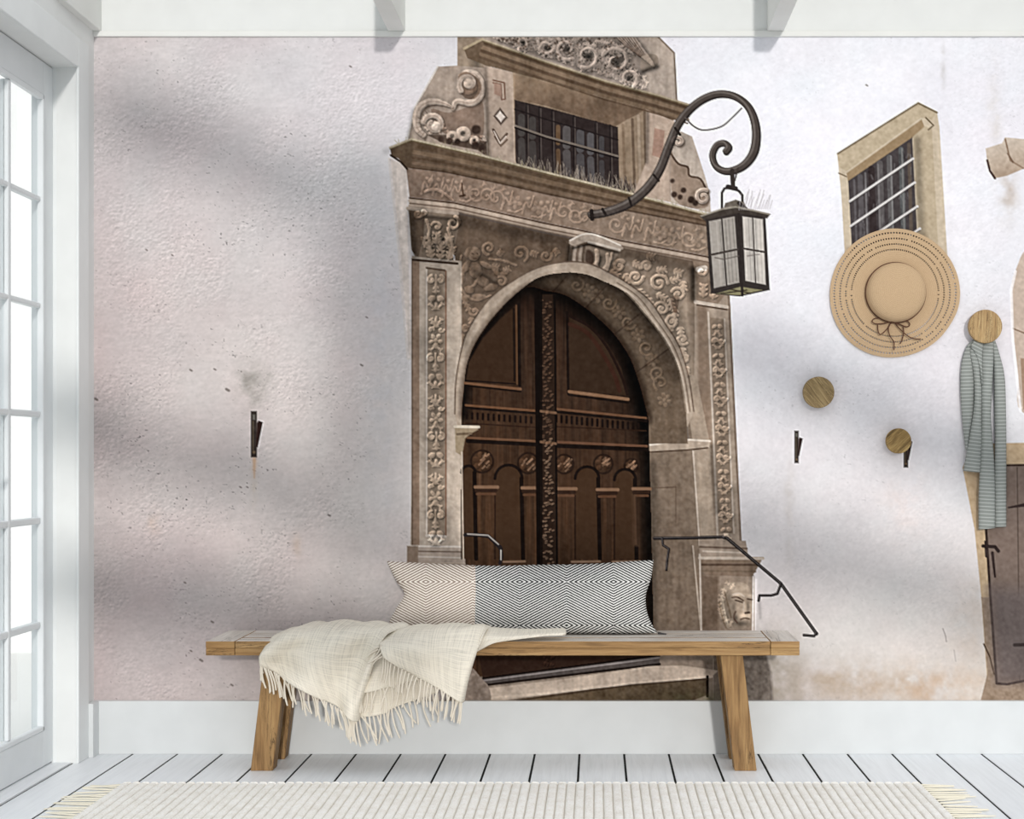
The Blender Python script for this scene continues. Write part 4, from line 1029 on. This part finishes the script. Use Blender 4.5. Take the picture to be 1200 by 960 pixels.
for sx in (-1, 1):
    leg(sx, -0.318, -0.244); leg(sx, -0.115, -0.05)
    xs = XC + sx * .818
    boxobj('stretcher', M_BZ, bench, xs - .018, xs + .018, -0.246, -0.113, .115, .165, bev=.002)

# ================================================================== pillow
pillow = empty('long_pillow', P(612, 741, -.17), 'long rectangular pillow, cream and black zigzag weave, leaning on the bench', 'pillow')
def weave(name, ca, cb, col_off, period, contrast):
    period *= .88
    m = mat(name, ca, .9, .1); t = NT(m)
    c = t.n('ShaderNodeTexCoord'); s = t.n('ShaderNodeSeparateXYZ'); t.l(c.outputs['UV'], s.inputs[0])
    u = t.math('PINGPONG', t.math('ADD', s.outputs[0], 2000.0 - col_off), 55.0); v = t.math('PINGPONG', t.math('ADD', s.outputs[1], -682.0 + 510.0), 51.0)
    nz = t.n('ShaderNodeTexNoise', Scale=.35, Detail=3.0); t.l(c.outputs['UV'], nz.inputs['Vector'])
    ph = t.math('ADD', t.math('ADD', v, t.math('MULTIPLY', u, .52)), t.math('MULTIPLY', nz.outputs[0], .8))
    w = t.math('SINE', t.math('MULTIPLY', ph, 2 * math.pi / period))
    f = t.math('ADD', t.math('MULTIPLY', w, contrast), .44, clamp=True)
    t.l(t.mix(f, ca, cb), t.b.inputs['Base Color'])
    return m
OFF = 629.0 % 110
M_WB = weave('black_white_weave', (28, 28, 30), (226, 226, 222), 629 - 55 * 0 + 0, 3.5, 1.6)
M_WC = weave('cream_brown_weave', (142, 124, 110), (240, 232, 222), 629 + 0, 3.6, 1.0)
M_PIPE = mat('pillow_seam', (60, 58, 58), .9)
def edge(pts, n): return [cat_rom([Vector((a, b, 0)) for a, b in pts], (len(pts) - 1) * k / (n - 1)) for k in range(n)]
NU, NV = 97, 33
topE = edge([(453, 657.5), (480, 659), (520, 661), (574, 663), (630, 662), (690, 661), (735, 658), (766, 656.5)], NU)
botE = edge([(456, 736), (480, 739), (520, 741), (574, 742), (640, 742.5), (700, 743), (740, 743), (771, 742)], NU)
lefE = edge([(453, 657.5), (463, 679), (474, 697), (465, 712), (457, 727), (456, 736)], NV)
rigE = edge([(766, 656.5), (763, 678), (757, 697), (758, 716), (764, 732), (771, 742)], NV)
def pil(u, v, s):
    i, j = u * (NU - 1), v * (NV - 1); i0, j0 = int(round(i)), int(round(j))
    p = topE[i0] * (1 - v) + botE[i0] * v
    p += (1 - u) ** 7 * (lefE[j0] - topE[0] * (1 - v) - botE[0] * v) + u ** 9 * (rigE[j0] - topE[-1] * (1 - v) - botE[-1] * v)
    a = abs(2 * u - 1); b = abs(2 * v - 1)
    th = .078 * (1 - a ** 3.2) ** .6 * (1 - b ** 2.4) ** .62
    wr = .004 * mnoise.noise(Vector((u * 9, v * 3, 1))) * (1 - a ** 6) * (1 - b ** 6)
    y = -.100 - .075 * v ** 1.3
    return P(p.x, p.y, y + s * (th + wr) * (1.0 if s < 0 else .7)), (p.x, p.y)
iseam = round((574 - 453) / (766 - 453) * (NU - 1))
def pillow_piece(name, i0, i1, m):
    bm = bmesh.new(); uvl = bm.loops.layers.uv.new('UVMap'); sides = []
    for s in (-1, 1):
        g = {}; uv = {}
        for i in range(i0, i1 + 1):
            for j in range(NV):
                p, q = pil(i / (NU - 1), j / (NV - 1), s)
                edge_pt = i in (0, NU - 1) or j in (0, NV - 1)
                if s == 1 and edge_pt: g[i, j] = sides[0][i, j]
                else: g[i, j] = bm.verts.new(p)
                uv[i, j] = q
        sides.append(g)
        for i in range(i0, i1):
            for j in range(NV - 1):
                ks = [(i, j), (i + 1, j), (i + 1, j + 1), (i, j + 1)]
                if s == 1: ks = ks[::-1]
                try: f = bm.faces.new([g[k] for k in ks])
                except ValueError: continue
                for l, k in zip(f.loops, ks): l[uvl].uv = uv[k]
    return obj(name, bm, m, pillow, True)
pillow_piece('cream_panel', 0, iseam, M_WC)['label'] = 'cream and brown zigzag panel'
pillow_piece('black_panel', iseam, NU - 1, M_WB)['label'] = 'black and white zigzag panel'
bm = bmesh.new(); a, _ = pil(1, 1, -1); tube3(bm, [a, a + Vector((.012, 0, -.002)), a + Vector((.03, 0, -.0035))], [.004, .0035, .002]); obj('corner_tip', bm, M_PIPE, pillow, True)

# ================================================================== throw blanket
throw = empty('throw_blanket', P(430, 790, -.40), 'cream woven throw with knotted fringe draped over the bench', 'blanket')
def linen(name, rgb):
    m = mat(name, rgb, .95, .08); t = NT(m)
    c = t.n('ShaderNodeTexCoord'); outs = []
    for sc in ((90, 2, 1), (2, 90, 1)):
        mp = t.n('ShaderNodeMapping'); mp.inputs['Scale'].default_value = sc; t.l(c.outputs['UV'], mp.inputs[0])
        nz = t.n('ShaderNodeTexNoise', Scale=1.0, Detail=3.0, Roughness=.7); t.l(mp.outputs[0], nz.inputs['Vector']); outs.append(nz.outputs[0])
    h = t.math('MULTIPLY', t.math('ADD', outs[0], outs[1]), .5)
    t.l(t.ramp(h, [(.36, tuple(int(q * .86) for q in rgb)), (.5, rgb), (.64, tuple(min(int(q * 1.06), 250) for q in rgb))]), t.b.inputs['Base Color'])
    t.bump(h, .5, .002); return m
M_LIN = linen('cream_linen', (226, 219, 205)); M_STR = mat('fringe_yarn', (218, 210, 196), .95, .08)
def wr(a, f1, f2, k):
    def fn(p, u, v):
        g = math.sin(u * f1 + v * f2) * a + a * .8 * mnoise.noise(Vector((u * 5 + k, v * 2.2, k)))
        p.y += g * min(1, v * 2.2 + .12); p.z += abs(g) * .4 * (1 - v)
        return p
    return fn
def ctl(rows): return [[P(*q) for q in r] for r in rows]
A = ctl([[(332, 743, -.16), (318, 750, -.33), (307, 765, -.400), (305, 774, -.398), (308, 782, -.401)],
         [(352, 736, -.12), (338, 744, -.375), (327, 764, -.412), (329, 783, -.41), (336, 797, -.412)],
         [(384, 731, -.11), (368, 741.5, -.382), (359, 768, -.42), (364, 795, -.416), (373, 818, -.418)],
         [(420, 730, -.19), (404, 741, -.385), (392, 772, -.424), (394, 808, -.42), (402, 835, -.424)],
         [(456, 733, -.25), (438, 743, -.385), (426, 778, -.418), (417, 818, -.414), (417, 845, -.418)],
         [(480, 736, -.28), (453, 745, -.383), (438, 780, -.402), (426, 820, -.394), (421, 842, -.392)]])
B = ctl([[(470, 737, -.285), (450, 746, -.36), (445, 755, -.424), (447, 763, -.43), (450, 770, -.432)],
         [(490, 734.5, -.285), (476, 742, -.372), (471, 757, -.436), (473, 773, -.438), (477, 788, -.438)],
         [(515, 733, -.29), (507, 741, -.375), (503, 764, -.44), (504, 785, -.44), (508, 805, -.44)],
         [(545, 733, -.29), (537, 740, -.375), (530, 767, -.44), (530, 795, -.44), (532, 818, -.44)],
         [(566, 734, -.29), (562, 740, -.372), (553, 769, -.432), (546, 798, -.434), (541, 823, -.434)],
         [(575, 736, -.29), (568, 742, -.365), (557, 769, -.402), (548, 798, -.404), (543, 823, -.404)]])
Cg = ctl([[(447, 757, -.392), (437, 780, -.402), (430, 797, -.404), (423, 813, -.405)],
          [(462, 756, -.394), (452, 780, -.407), (448, 795, -.41), (447, 808, -.412)],
          [(480, 756, -.394), (474, 780, -.407), (471, 793, -.409), (470, 802, -.41)],
          [(500, 756, -.394), (496, 775, -.405), (493, 788, -.407), (490, 797, -.408)]])
Dg = ctl([[(436, 775, -.386), (430, 800, -.388), (426, 822, -.39), (421, 841, -.391)],
          [(456, 775, -.386), (452, 800, -.39), (450, 820, -.392), (448, 837, -.393)],
          [(476, 775, -.386), (474, 795, -.388), (472, 812, -.39), (470, 826, -.391)],
          [(500, 775, -.386), (503, 790, -.388), (508, 803, -.389), (512, 812, -.39)]])
Eg = ctl([[(540, 737, -.28), (547, 741, -.34), (552, 752, -.379), (553, 762, -.381), (551, 769, -.382)],
          [(575, 736.5, -.28), (572, 739.5, -.33), (570, 747.5, -.377), (567, 754, -.380), (562, 762, -.381)],
          [(598, 738, -.28), (596, 740.5, -.32), (592, 747, -.373), (588, 749.5, -.379), (585, 752, -.379)],
          [(630, 738.5, -.28), (630, 740.5, -.31), (630, 743.8, -.355), (629, 745.6, -.367), (628, 746.3, -.368)],
          [(662, 738, -.275), (663, 739.5, -.30), (663.5, 741.8, -.335), (662, 743.2, -.35), (660, 743.7, -.35)]])
for g, nu, nv, f in ((A, 44, 36, wr(.026, 15, 6.5, 1)), (B, 40, 34, wr(.016, 9, 5, 2)), (Cg, 22, 20, wr(.006, 14, 3, 3)), (Dg, 22, 18, wr(.004, 12, 2, 4)), (Eg, 32, 18, wr(.0025, 9, 1, 5))):
    bm = sheet(grid_surface(g, nu, nv, f), .006 if g is not Eg else .009, (1.2, 1.0)); obj('drape', bm, M_LIN, throw, True)
# fringe: four strand shapes, shared by all strands
def strand(k):
    r = random.Random(k); bm = bmesh.new(); n = 9
    a, b = r.uniform(-.006, .006), r.uniform(-.005, .005)
    pts = [Vector((a * math.sin(3.0 * q) + b * q * q, -.002 * math.sin(5 * q), -q)) for q in [i / (n - 1) for i in range(n)]]
    pts = [Vector((p.x, p.y, p.z)) for p in pts]
    tube3(bm, pts, [.0034] * (n - 1) + [.0028], 6, False)
    me = bpy.data.meshes.new('fringe_strand'); bm.to_mesh(me); bm.free(); me.materials.append(M_STR)
    me.polygons.foreach_set('use_smooth', [True] * len(me.polygons)); return me
STR = [strand(k) for k in range(5)]
def fringe(edge_pts, n, ln, tilt=0.0, parent=throw, jit=.12):
    pl = parent_loc(parent); q = path(edge_pts, n)
    for i, p in enumerate(q):
        o = bpy.data.objects.new('fringe_strand', STR[random.randrange(5)]); COLL.objects.link(o); o.parent = parent
        L = ln * random.uniform(.82, 1.12)
        R = Matrix.Rotation(tilt + random.gauss(0, jit), 4, 'Y') @ Matrix.Rotation(random.uniform(-.08, .05), 4, 'X')
        o.matrix_local = Matrix.Translation(p - pl + Vector((random.uniform(-.002, .002), random.uniform(-.004, .002), .003))) @ R @ Matrix.Diagonal((1, 1, L, 1))
E = lambda g: [r[-1] for r in g]
fringe(E(A)[:5], 39, .082, -.12, jit=.07); fringe(E(B)[:5], 30, .080, .14, jit=.06); fringe(E(Cg), 17, .078, .08, jit=.12); fringe(E(Dg), 20, .095, -.16, jit=.18)
fringe([P(447, 757, -.435), P(444, 762, -.436), P(450, 770, -.438)], 5, .055, .75, jit=.2)
fringe([P(305, 771, -.395), P(306, 779, -.40)], 4, .06, -.1)

# ================================================================== hat
hat = empty('straw_hat', P(1048.5, 343.5, -.02), 'wide-brimmed tan straw hat with a brown cord bow, hanging on the mural wall', 'hat')
M_HAT = mat('tan_straw', (190, 163, 130), .85, .12); t = NT(M_HAT)
c = t.n('ShaderNodeTexCoord'); sx = t.n('ShaderNodeSeparateXYZ'); t.l(c.outputs['UV'], sx.inputs[0])
wv = t.math('SINE', t.math('MULTIPLY', sx.outputs[0], 2 * math.pi / .0052)); nz = t.n('ShaderNodeTexNoise', Scale=260.0, Detail=2.0); t.l(c.outputs['Object'], nz.inputs['Vector'])
h = t.math('ADD', t.math('MULTIPLY', wv, .25), nz.outputs[0])
t.l(t.ramp(h, [(.2, (180, 153, 121)), (.8, (196, 169, 136))]), t.b.inputs['Base Color']); t.bump(h, .25, .001)
HC = P(1048.5, 343.5, -.014); HC.y = -.045; PXM = 5.586 / FOC          # metres per print unit at the hat
NA = 264
radii = [34, 36, 39, 43, 46, 50.0, 52.0, 54, 56.5, 58.5, 61, 63.2, 65.2, 67.5, 70.0, 72.0, 73.6, 75.3, 76]
HOLES = {5, 8, 11, 14}
bm = bmesh.new(); uvl = bm.loops.layers.uv.new('UVMap')
def hat_r(a, r):
    k = max(0, (r - 40) / 36)
    return r * (1 + k * (.012 * math.sin(2 * a + .6) + .010 * math.sin(3 * a + 2.0) - .012 * math.exp(-((a - 5.75) / .25) ** 2)))
rings = []
for r in radii:
    row = []
    for k in range(NA):
        a = 2 * math.pi * k / NA; rr = hat_r(a, r) * PXM; e = max(0, (r - 40) / 36)
        y = .036 - .010 * (1 - e) + .0025 * e * math.sin(3 * a + 1) + .0012 * e * math.sin(7 * a)
        row.append(bm.verts.new((HC.x + rr * math.cos(a), HC.y + y, HC.z + rr * math.sin(a))))
    rings.append(row)
def hq(q, r):
    f = bm.faces.new(q)
    for l, rv in zip(f.loops, r): l[uvl].uv = (rv, 0)
for i in range(len(radii) - 1):
    for k in range(NA):
        if i in HOLES and k % 2 == 0 and not (random.random() < .05): continue
        hq([rings[i][k], rings[i][(k + 1) % NA], rings[i + 1][(k + 1) % NA], rings[i + 1][k]], [radii[i] * PXM, radii[i] * PXM, radii[i + 1] * PXM, radii[i + 1] * PXM])
geom = bm.faces[:]
bmesh.ops.recalc_face_normals(bm, faces=geom)
ext = bmesh.ops.solidify(bm, geom=geom, thickness=.0008)
obj('brim', bm, M_HAT, hat, False)
bm = bmesh.new(); uvl = bm.loops.layers.uv.new('UVMap'); prof = [(34.8, .024), (34.6, .010), (34.2, -.006), (33, -.018), (30, -.028), (25, -.034), (18, -.038), (10, -.04), (3, -.0407)]
rg = [[bm.verts.new((HC.x + (r * PXM) * math.cos(2 * math.pi * k / 96), HC.y + y, HC.z + (r * PXM) * math.sin(2 * math.pi * k / 96))) for k in range(96)] for r, y in prof]
for i in range(len(prof) - 1):
    for k in range(96): hq([rg[i][k], rg[i][(k + 1) % 96], rg[i + 1][(k + 1) % 96], rg[i + 1][k]], [prof[i][0] * PXM] * 2 + [prof[i + 1][0] * PXM] * 2)
hq(rg[-1], [0] * 96)
obj('crown', bm, M_HAT, hat, True)
M_CORD = mat('brown_cord', (88, 56, 40), .7)
bm = bmesh.new(); ring = [Vector((HC.x + 34.9 * PXM * math.cos(a), HC.y + .016, HC.z + 34.9 * PXM * math.sin(a))) for a in [2 * math.pi * k / 64 for k in range(65)]]
tube3(bm, ring, .0032, 6, False); obj('hat_band', bm, M_CORD, hat, True)
bow = None
for pts in ([(1045, 376.5), (1036, 373.5), (1026, 373), (1022, 376.5), (1026, 379.5), (1036, 379), (1045, 376.5)], [(1046, 376.5), (1056, 376), (1064, 377), (1066, 381), (1062, 383), (1054, 380), (1046, 376.5)],
            [(1044, 377), (1040, 385), (1032, 392), (1029, 388), (1028.5, 380)], [(1045, 377), (1041, 385), (1043, 394), (1047.5, 401), (1047.5, 410.5)],
            [(1048, 377), (1053, 384), (1064, 394), (1072, 397), (1079, 397.5)], [(1058, 381), (1059, 389), (1057.5, 397), (1055, 403)]):
    bm = bmesh.new(); tube3(bm, path([P(x, y, -.030) for x, y in pts], 26), .0021, 6)
    o = obj('bow' if bow is None else 'bow_loop', bm, M_CORD, bow or hat, True)
    bow = bow or o
bm = bmesh.new(); bmesh.ops.create_uvsphere(bm, u_segments=10, v_segments=8, radius=.006, matrix=Matrix.Translation(P(1045.5, 376.8, -.034))); obj('bow_knot', bm, M_CORD, bow, True)

# ================================================================== wooden wall pegs
def knob(px, py, rp, rot, cols, label):
    m = wood('knob_wood', *cols, axis=2, scale=5.5, rough=.6, rot=(0, rot, 0))
    y0 = -.052; c = P(px, py, y0); r = rp * (y0 - CAM_Y) / FOC
    k = empty('wall_peg', (c.x, 0, c.z), label, 'wall peg', 'round wooden wall pegs')
    def lathe(name, prof, parent, mm):
        bm = bmesh.new(); n = 48
        rr = [[bm.verts.new((c.x + q * math.cos(2 * math.pi * i / n), y, c.z + q * math.sin(2 * math.pi * i / n))) for i in range(n)] for q, y in prof]
        for a, b in zip(rr, rr[1:]):
            for i in range(n): bm.faces.new([a[i], a[(i + 1) % n], b[(i + 1) % n], b[i]])
        bm.faces.new(rr[0]); bm.faces.new(rr[-1]); return obj(name, bm, mm, parent, False)
    lathe('disc', [(r * .97, y0 + .020), (r, y0 + .018), (r, y0 + .002), (r * .97, y0)], k, m)
    lathe('stem', [(.012, y0 + .02), (.011, -.01), (.016, -.002), (.016, 0.0)], k, m)
    return k
knob(1155, 382.5, 19.7, .03, ((206, 178, 130), (172, 140, 96), (100, 74, 46)), 'largest wooden wall peg, the one holding the grey striped scarf')
knob(959.5, 459.8, 18.4, -.7, ((184, 160, 116), (134, 112, 76), (52, 40, 28)), 'bare dark-cracked wooden wall peg nearest the stone portal')
knob(1053.3, 516.8, 14.8, .85, ((194, 166, 110), (142, 114, 68), (70, 52, 30)), 'smallest wooden wall peg, bare, below the straw hat')

# ================================================================== scarf
scarf = empty('striped_scarf', P(1155, 400, -.03), 'grey green scarf with thin white stripes hanging from a wooden peg', 'scarf')
M_SC = mat('striped_cloth', (150, 158, 154), .95, .05); t = NT(M_SC)
c = t.n('ShaderNodeTexCoord'); s = t.n('ShaderNodeSeparateXYZ'); t.l(c.outputs['UV'], s.inputs[0])
w = t.math('SINE', t.math('MULTIPLY', s.outputs[1], 2 * math.pi / 4.25)); f = t.math('MULTIPLY', t.math('SUBTRACT', w, .55), 3.0, clamp=True)
t.l(t.mix(f, (138, 142, 138), (178, 182, 178)), t.b.inputs['Base Color'])
def fold(left, right, y, bow_, k, nv=48, nu=11, slope=0.0):
    a = [Vector((q[0], q[1], 0)) for q in left]; b = [Vector((q[0], q[1], 0)) for q in right]
    L, R = path(a, nv), path(b, nv); pts = []
    for i in range(nu):
        u = i / (nu - 1); col = []
        for j in range(nv):
            p = L[j] * (1 - u) + R[j] * u; vv = j / (nv - 1)
            yy = y - bow_ * math.sin(math.pi * u) ** .7 * (.35 + .65 * min(1, vv * 3)) + .003 * mnoise.noise(Vector((u * 2 + k, vv * 5, k)))
            col.append(P(p.x, p.y, yy))
        pts.append(col)
    bm = sheet(pts, .0025); uvl = bm.loops.layers.uv.active
    o = obj('fold', bm, M_SC, scarf, True)
    me = o.data; uv = me.uv_layers.active.data
    for lp in me.loops:
        v = me.vertices[lp.vertex_index].co; sc = FOC / (v.y - CAM_Y)
        uv[lp.index].uv = (699 + v.x * sc, 534 - (v.z - CAM_H) * sc + slope * (v.x * sc))
    return o
fold([(1142, 397), (1133, 406), (1127, 424), (1125.5, 450), (1126.5, 478), (1129, 505), (1132, 528)], [(1150, 397), (1147, 412), (1144, 432), (1142, 455), (1141, 480), (1137, 508), (1134, 528)], -.012, .012, 1, slope=.03)
fold([(1140, 404), (1137, 412), (1140, 432), (1142, 455), (1141, 480), (1136, 512), (1129, 552)], [(1152, 398), (1150.5, 414), (1150, 440), (1150.5, 465), (1150.5, 495), (1151, 525), (1149.5, 554)], -.022, .014, 2, slope=-.12)
fold([(1162, 398), (1164, 420), (1165, 450), (1165.5, 485), (1166, 520), (1165, 570), (1165.5, 618)], [(1165, 397), (1171, 415), (1177, 442), (1178.5, 480), (1179, 520), (1179, 570), (1179, 617.5)], -.014, .014, 3, slope=.02)
fold([(1150.5, 398), (1150, 425), (1150, 460), (1150, 500), (1148.5, 545), (1147, 580), (1147, 621)], [(1164, 398), (1164, 425), (1163, 450), (1161, 490), (1164.5, 535), (1166, 575), (1166, 619)], -.022, .016, 4, slope=-.06)
fold([(1144, 397), (1138, 405), (1142, 412), (1149, 428)], [(1153, 397), (1152, 405), (1151, 418), (1151, 452)], -.033, .006, 5, nv=20, slope=-.5)

# ================================================================== rug
RX0, RX1, RYB, RYF = -1.555, 1.063, -0.549, -2.0
rug = empty('ribbed_rug', ((RX0 + RX1) / 2, (RYB + RYF) / 2, 0), 'off-white ribbed wool rug with short fringes on the floorboards', 'rug')
M_RUG = mat('ribbed_wool', (226, 222, 212), .98, .05); t = NT(M_RUG)
v = coords(t, (1, 1, 1)); n1 = t.n('ShaderNodeTexNoise', Scale=190.0, Detail=3.0); t.l(v, n1.inputs['Vector']); n2 = t.n('ShaderNodeTexNoise', Scale=24.0, Detail=2.0); t.l(v, n2.inputs['Vector'])
h = t.math('ADD', t.math('MULTIPLY', n1.outputs[0], .65), t.math('MULTIPLY', n2.outputs[0], .35))
c = t.ramp(h, [(.36, (232, 227, 218)), (.5, (246, 243, 237)), (.64, (252, 251, 248))])
gc = t.n('ShaderNodeTexCoord'); gs = t.n('ShaderNodeSeparateXYZ'); t.l(gc.outputs['Object'], gs.inputs[0])
PIT = (RX1 - RX0) / 88
gp = t.math('PINGPONG', t.math('ADD', gs.outputs[0], (RX1 - RX0) / 2 if False else -RX0 + 10 * PIT), PIT / 2)
gm = t.math('SUBTRACT', 1.0, t.math('MULTIPLY', gp, 1 / (PIT * .11)), clamp=True)
t.l(t.mix(gm, c, (206, 199, 188)), t.b.inputs['Base Color']); t.bump(h, .7, .004)
NR = 88; PH = [0, .05, .11, .2, .35, .5, .65, .8, .89, .95]; SUB = len(PH)
xs = [RX0 + (RX1 - RX0) * (i // SUB + PH[i % SUB]) / NR for i in range(NR * SUB)] + [RX1]
ysr = np.linspace(RYF, RYB, 56)
vv, ff = [], []
for j, y in enumerate(ysr):
    for i, x in enumerate(xs):
        ph = PH[i % SUB]; d = min(ph, 1 - ph)
        rib = (1 - math.exp(-(d / .085) ** 2)) * (.8 + .2 * math.sin(math.pi * ph))
        z = .004 + .008 * rib + .0016 * mnoise.noise(Vector((x * 60, y * 60, 0)))
        vv.append((x + .0015 * mnoise.noise(Vector((x * 8, y * 14, 5))), y, z))
n = len(xs)
for j in range(len(ysr) - 1):
    for i in range(n - 1): ff.append((j * n + i, j * n + i + 1, (j + 1) * n + i + 1, (j + 1) * n + i))
b0 = len(vv)
for (x, y) in ((RX0, RYF), (RX1, RYF), (RX1, RYB), (RX0, RYB)): vv.append((x, y, .0008))
J = len(ysr) - 1
ff += [tuple(range(0, n)) + (b0 + 1, b0), (b0 + 3, b0 + 2) + tuple(J * n + i for i in range(n - 1, -1, -1)), (b0, b0 + 3) + tuple(j * n for j in range(J, -1, -1)), (b0 + 2, b0 + 1) + tuple(j * n + n - 1 for j in range(J + 1)), (b0 + 3, b0, b0 + 1, b0 + 2)]
me = bpy.data.meshes.new('pile'); me.from_pydata(vv, [], ff); me.update(); link('pile', me, M_RUG, rug, True)
M_TAS = mat('rug_fringe_yarn', (232, 226, 208), .95, .05)
def tassel(k):
    r = random.Random(k + 40); bm = bmesh.new()
    for q in range(3):
        d = r.uniform(-.012, .012); pts = [Vector((s, (q - 1) * .0024 + d * s * 9 * s, .0045 - .002 * s)) for s in (0, .03, .06, .09, .115)]
        tube3(bm, pts, [.0026, .0024, .0024, .002, .0012], 5)
    me = bpy.data.meshes.new('fringe_tassel'); bm.to_mesh(me); bm.free(); me.materials.append(M_TAS); return me
TAS = [tassel(k) for k in range(4)]; pl = parent_loc(rug)
for side in (-1, 1):
    y = RYB - .012
    while y > RYB - .75:
        o = bpy.data.objects.new('fringe_tassel', random.choice(TAS)); COLL.objects.link(o); o.parent = rug
        a = random.gauss(0, .16) + (math.pi if side < 0 else 0)
        o.matrix_local = Matrix.Translation(Vector((RX0 if side < 0 else RX1, y, 0)) - pl) @ Matrix.Rotation(a, 4, 'Z') @ Matrix.Diagonal((random.uniform(.85, 1.2), 1, 1, 1))
        y -= random.uniform(.022, .040)

# ================================================================== added potted tree, unseen behind the viewer, shaped to shade the wall
TD = 6.5                                                       # metres from wall
def W2T(px, py, dy=0.0):
    d = TD + dy
    return Vector(((px - 699) / 322 - SUN_K * d, -d, CAM_H + (534 - py) / 322 + SUN_M * d))
tree = empty('added_shade_tree', (W2T(1330, 884).x, -TD, 0), 'added leafy tree in a clay pot, unseen behind the viewpoint, casting the wall shadows', 'tree')
M_BARK = mat('bark', (92, 78, 64), .9); M_LEAF = mat('tree_leaf', (72, 92, 58), .7)
tb = Vector((tree.location.x, -TD, .0))
bm = bmesh.new()
prof = [(.22, 0), (.24, .02), (.30, .42), (.33, .43), (.33, .50), (.29, .50), (.28, .44), (.02, .44)]; nn = 36
rr = [[bm.verts.new(tb + Vector((q * math.cos(2 * math.pi * i / nn), q * math.sin(2 * math.pi * i / nn), z))) for i in range(nn)] for q, z in prof]
for a, b in zip(rr, rr[1:]):
    for i in range(nn): bm.faces.new([a[i], a[(i + 1) % nn], b[(i + 1) % nn], b[i]])
bm.faces.new(rr[0]); bm.faces.new(rr[-1]); obj('pot', bm, mat('terracotta', (168, 104, 76), .8), tree, True)
bm = bmesh.new(); tube3(bm, path([tb + Vector((0, 0, .42)), tb + Vector((.04, .02, 1.3)), tb + Vector((-.03, 0, 2.3)), W2T(1290, 250)], 24), [.075 - .001 * i for i in range(24)], 12); obj('trunk', bm, M_BARK, tree, True)
boughs = [([(1300, 620), (1160, 545), (1060, 500), (960, 448), (870, 412), (700, 350), (560, 305), (400, 236), (300, 200), (230, 172), (150, 128)], .055),
          ([(1310, 790), (1180, 728), (1080, 690), (950, 650), (860, 618), (700, 640), (560, 660), (450, 628), (400, 600), (290, 560), (180, 525), (90, 498)], .05),
          ([(700, 648), (600, 720), (480, 755), (360, 735), (290, 715), (190, 695), (100, 685)], .045)]
lv = bmesh.new(); rl = random.Random(12)
def leaf_at(p, ln, wd, spread):
    d = Vector((rl.uniform(-1, 1), rl.uniform(-.5, .5), rl.uniform(-1, 1))).normalized(); s = d.cross(Vector((rl.uniform(-.3, .3), 1, rl.uniform(-.3, .3)))).normalized()
    q = p + Vector((rl.gauss(0, spread), rl.gauss(0, spread), rl.gauss(0, spread)))
    vs_ = [lv.verts.new(q), lv.verts.new(q + d * ln * .45 + s * wd), lv.verts.new(q + d * ln), lv.verts.new(q + d * ln * .45 - s * wd)]
    lv.faces.new(vs_)
for pts, r0 in boughs:
    c = path([W2T(x, y, .12 * math.sin(x * .01)) for x, y in pts], 60)
    bm = bmesh.new(); tube3(bm, c, [r0 * (1 - .7 * i / 60) for i in range(60)], 8); obj('bough', bm, M_BARK, tree, True)
    for i in range(0, 60):
        wx = 699 + 322 * (c[i].x - SUN_K * c[i].y)          # where this stretch shades the wall: the boughs are bare in the middle
        for _ in range(0 if 480 < wx < 850 else 15 if wx < 480 else 24): leaf_at(c[i], .11, .038, .045)
for _ in range(1600):                                           # dense tuft, added to cast the dark patch on the wall
    y = 215 + 330 * rl.random(); leaf_at(W2T(440 + 16 * math.sin(y * .02) + rl.uniform(-14, 14), y), .11, .038, .06)
bm = bmesh.new(); tube3(bm, path([W2T(420, 245), W2T(440, 330), W2T(428, 430), W2T(436, 540)], 20), .02, 8); obj('bough', bm, M_BARK, tree, True)
o = obj('foliage', lv, M_LEAF, tree); o['kind'] = 'stuff'
bm = bmesh.new(); box(bm, 1.6, 6.5, -8.0, -4.6, -.06, 0.0); struct('terrace_floor', bm, mat('pale_terrace', (205, 204, 200), .8))
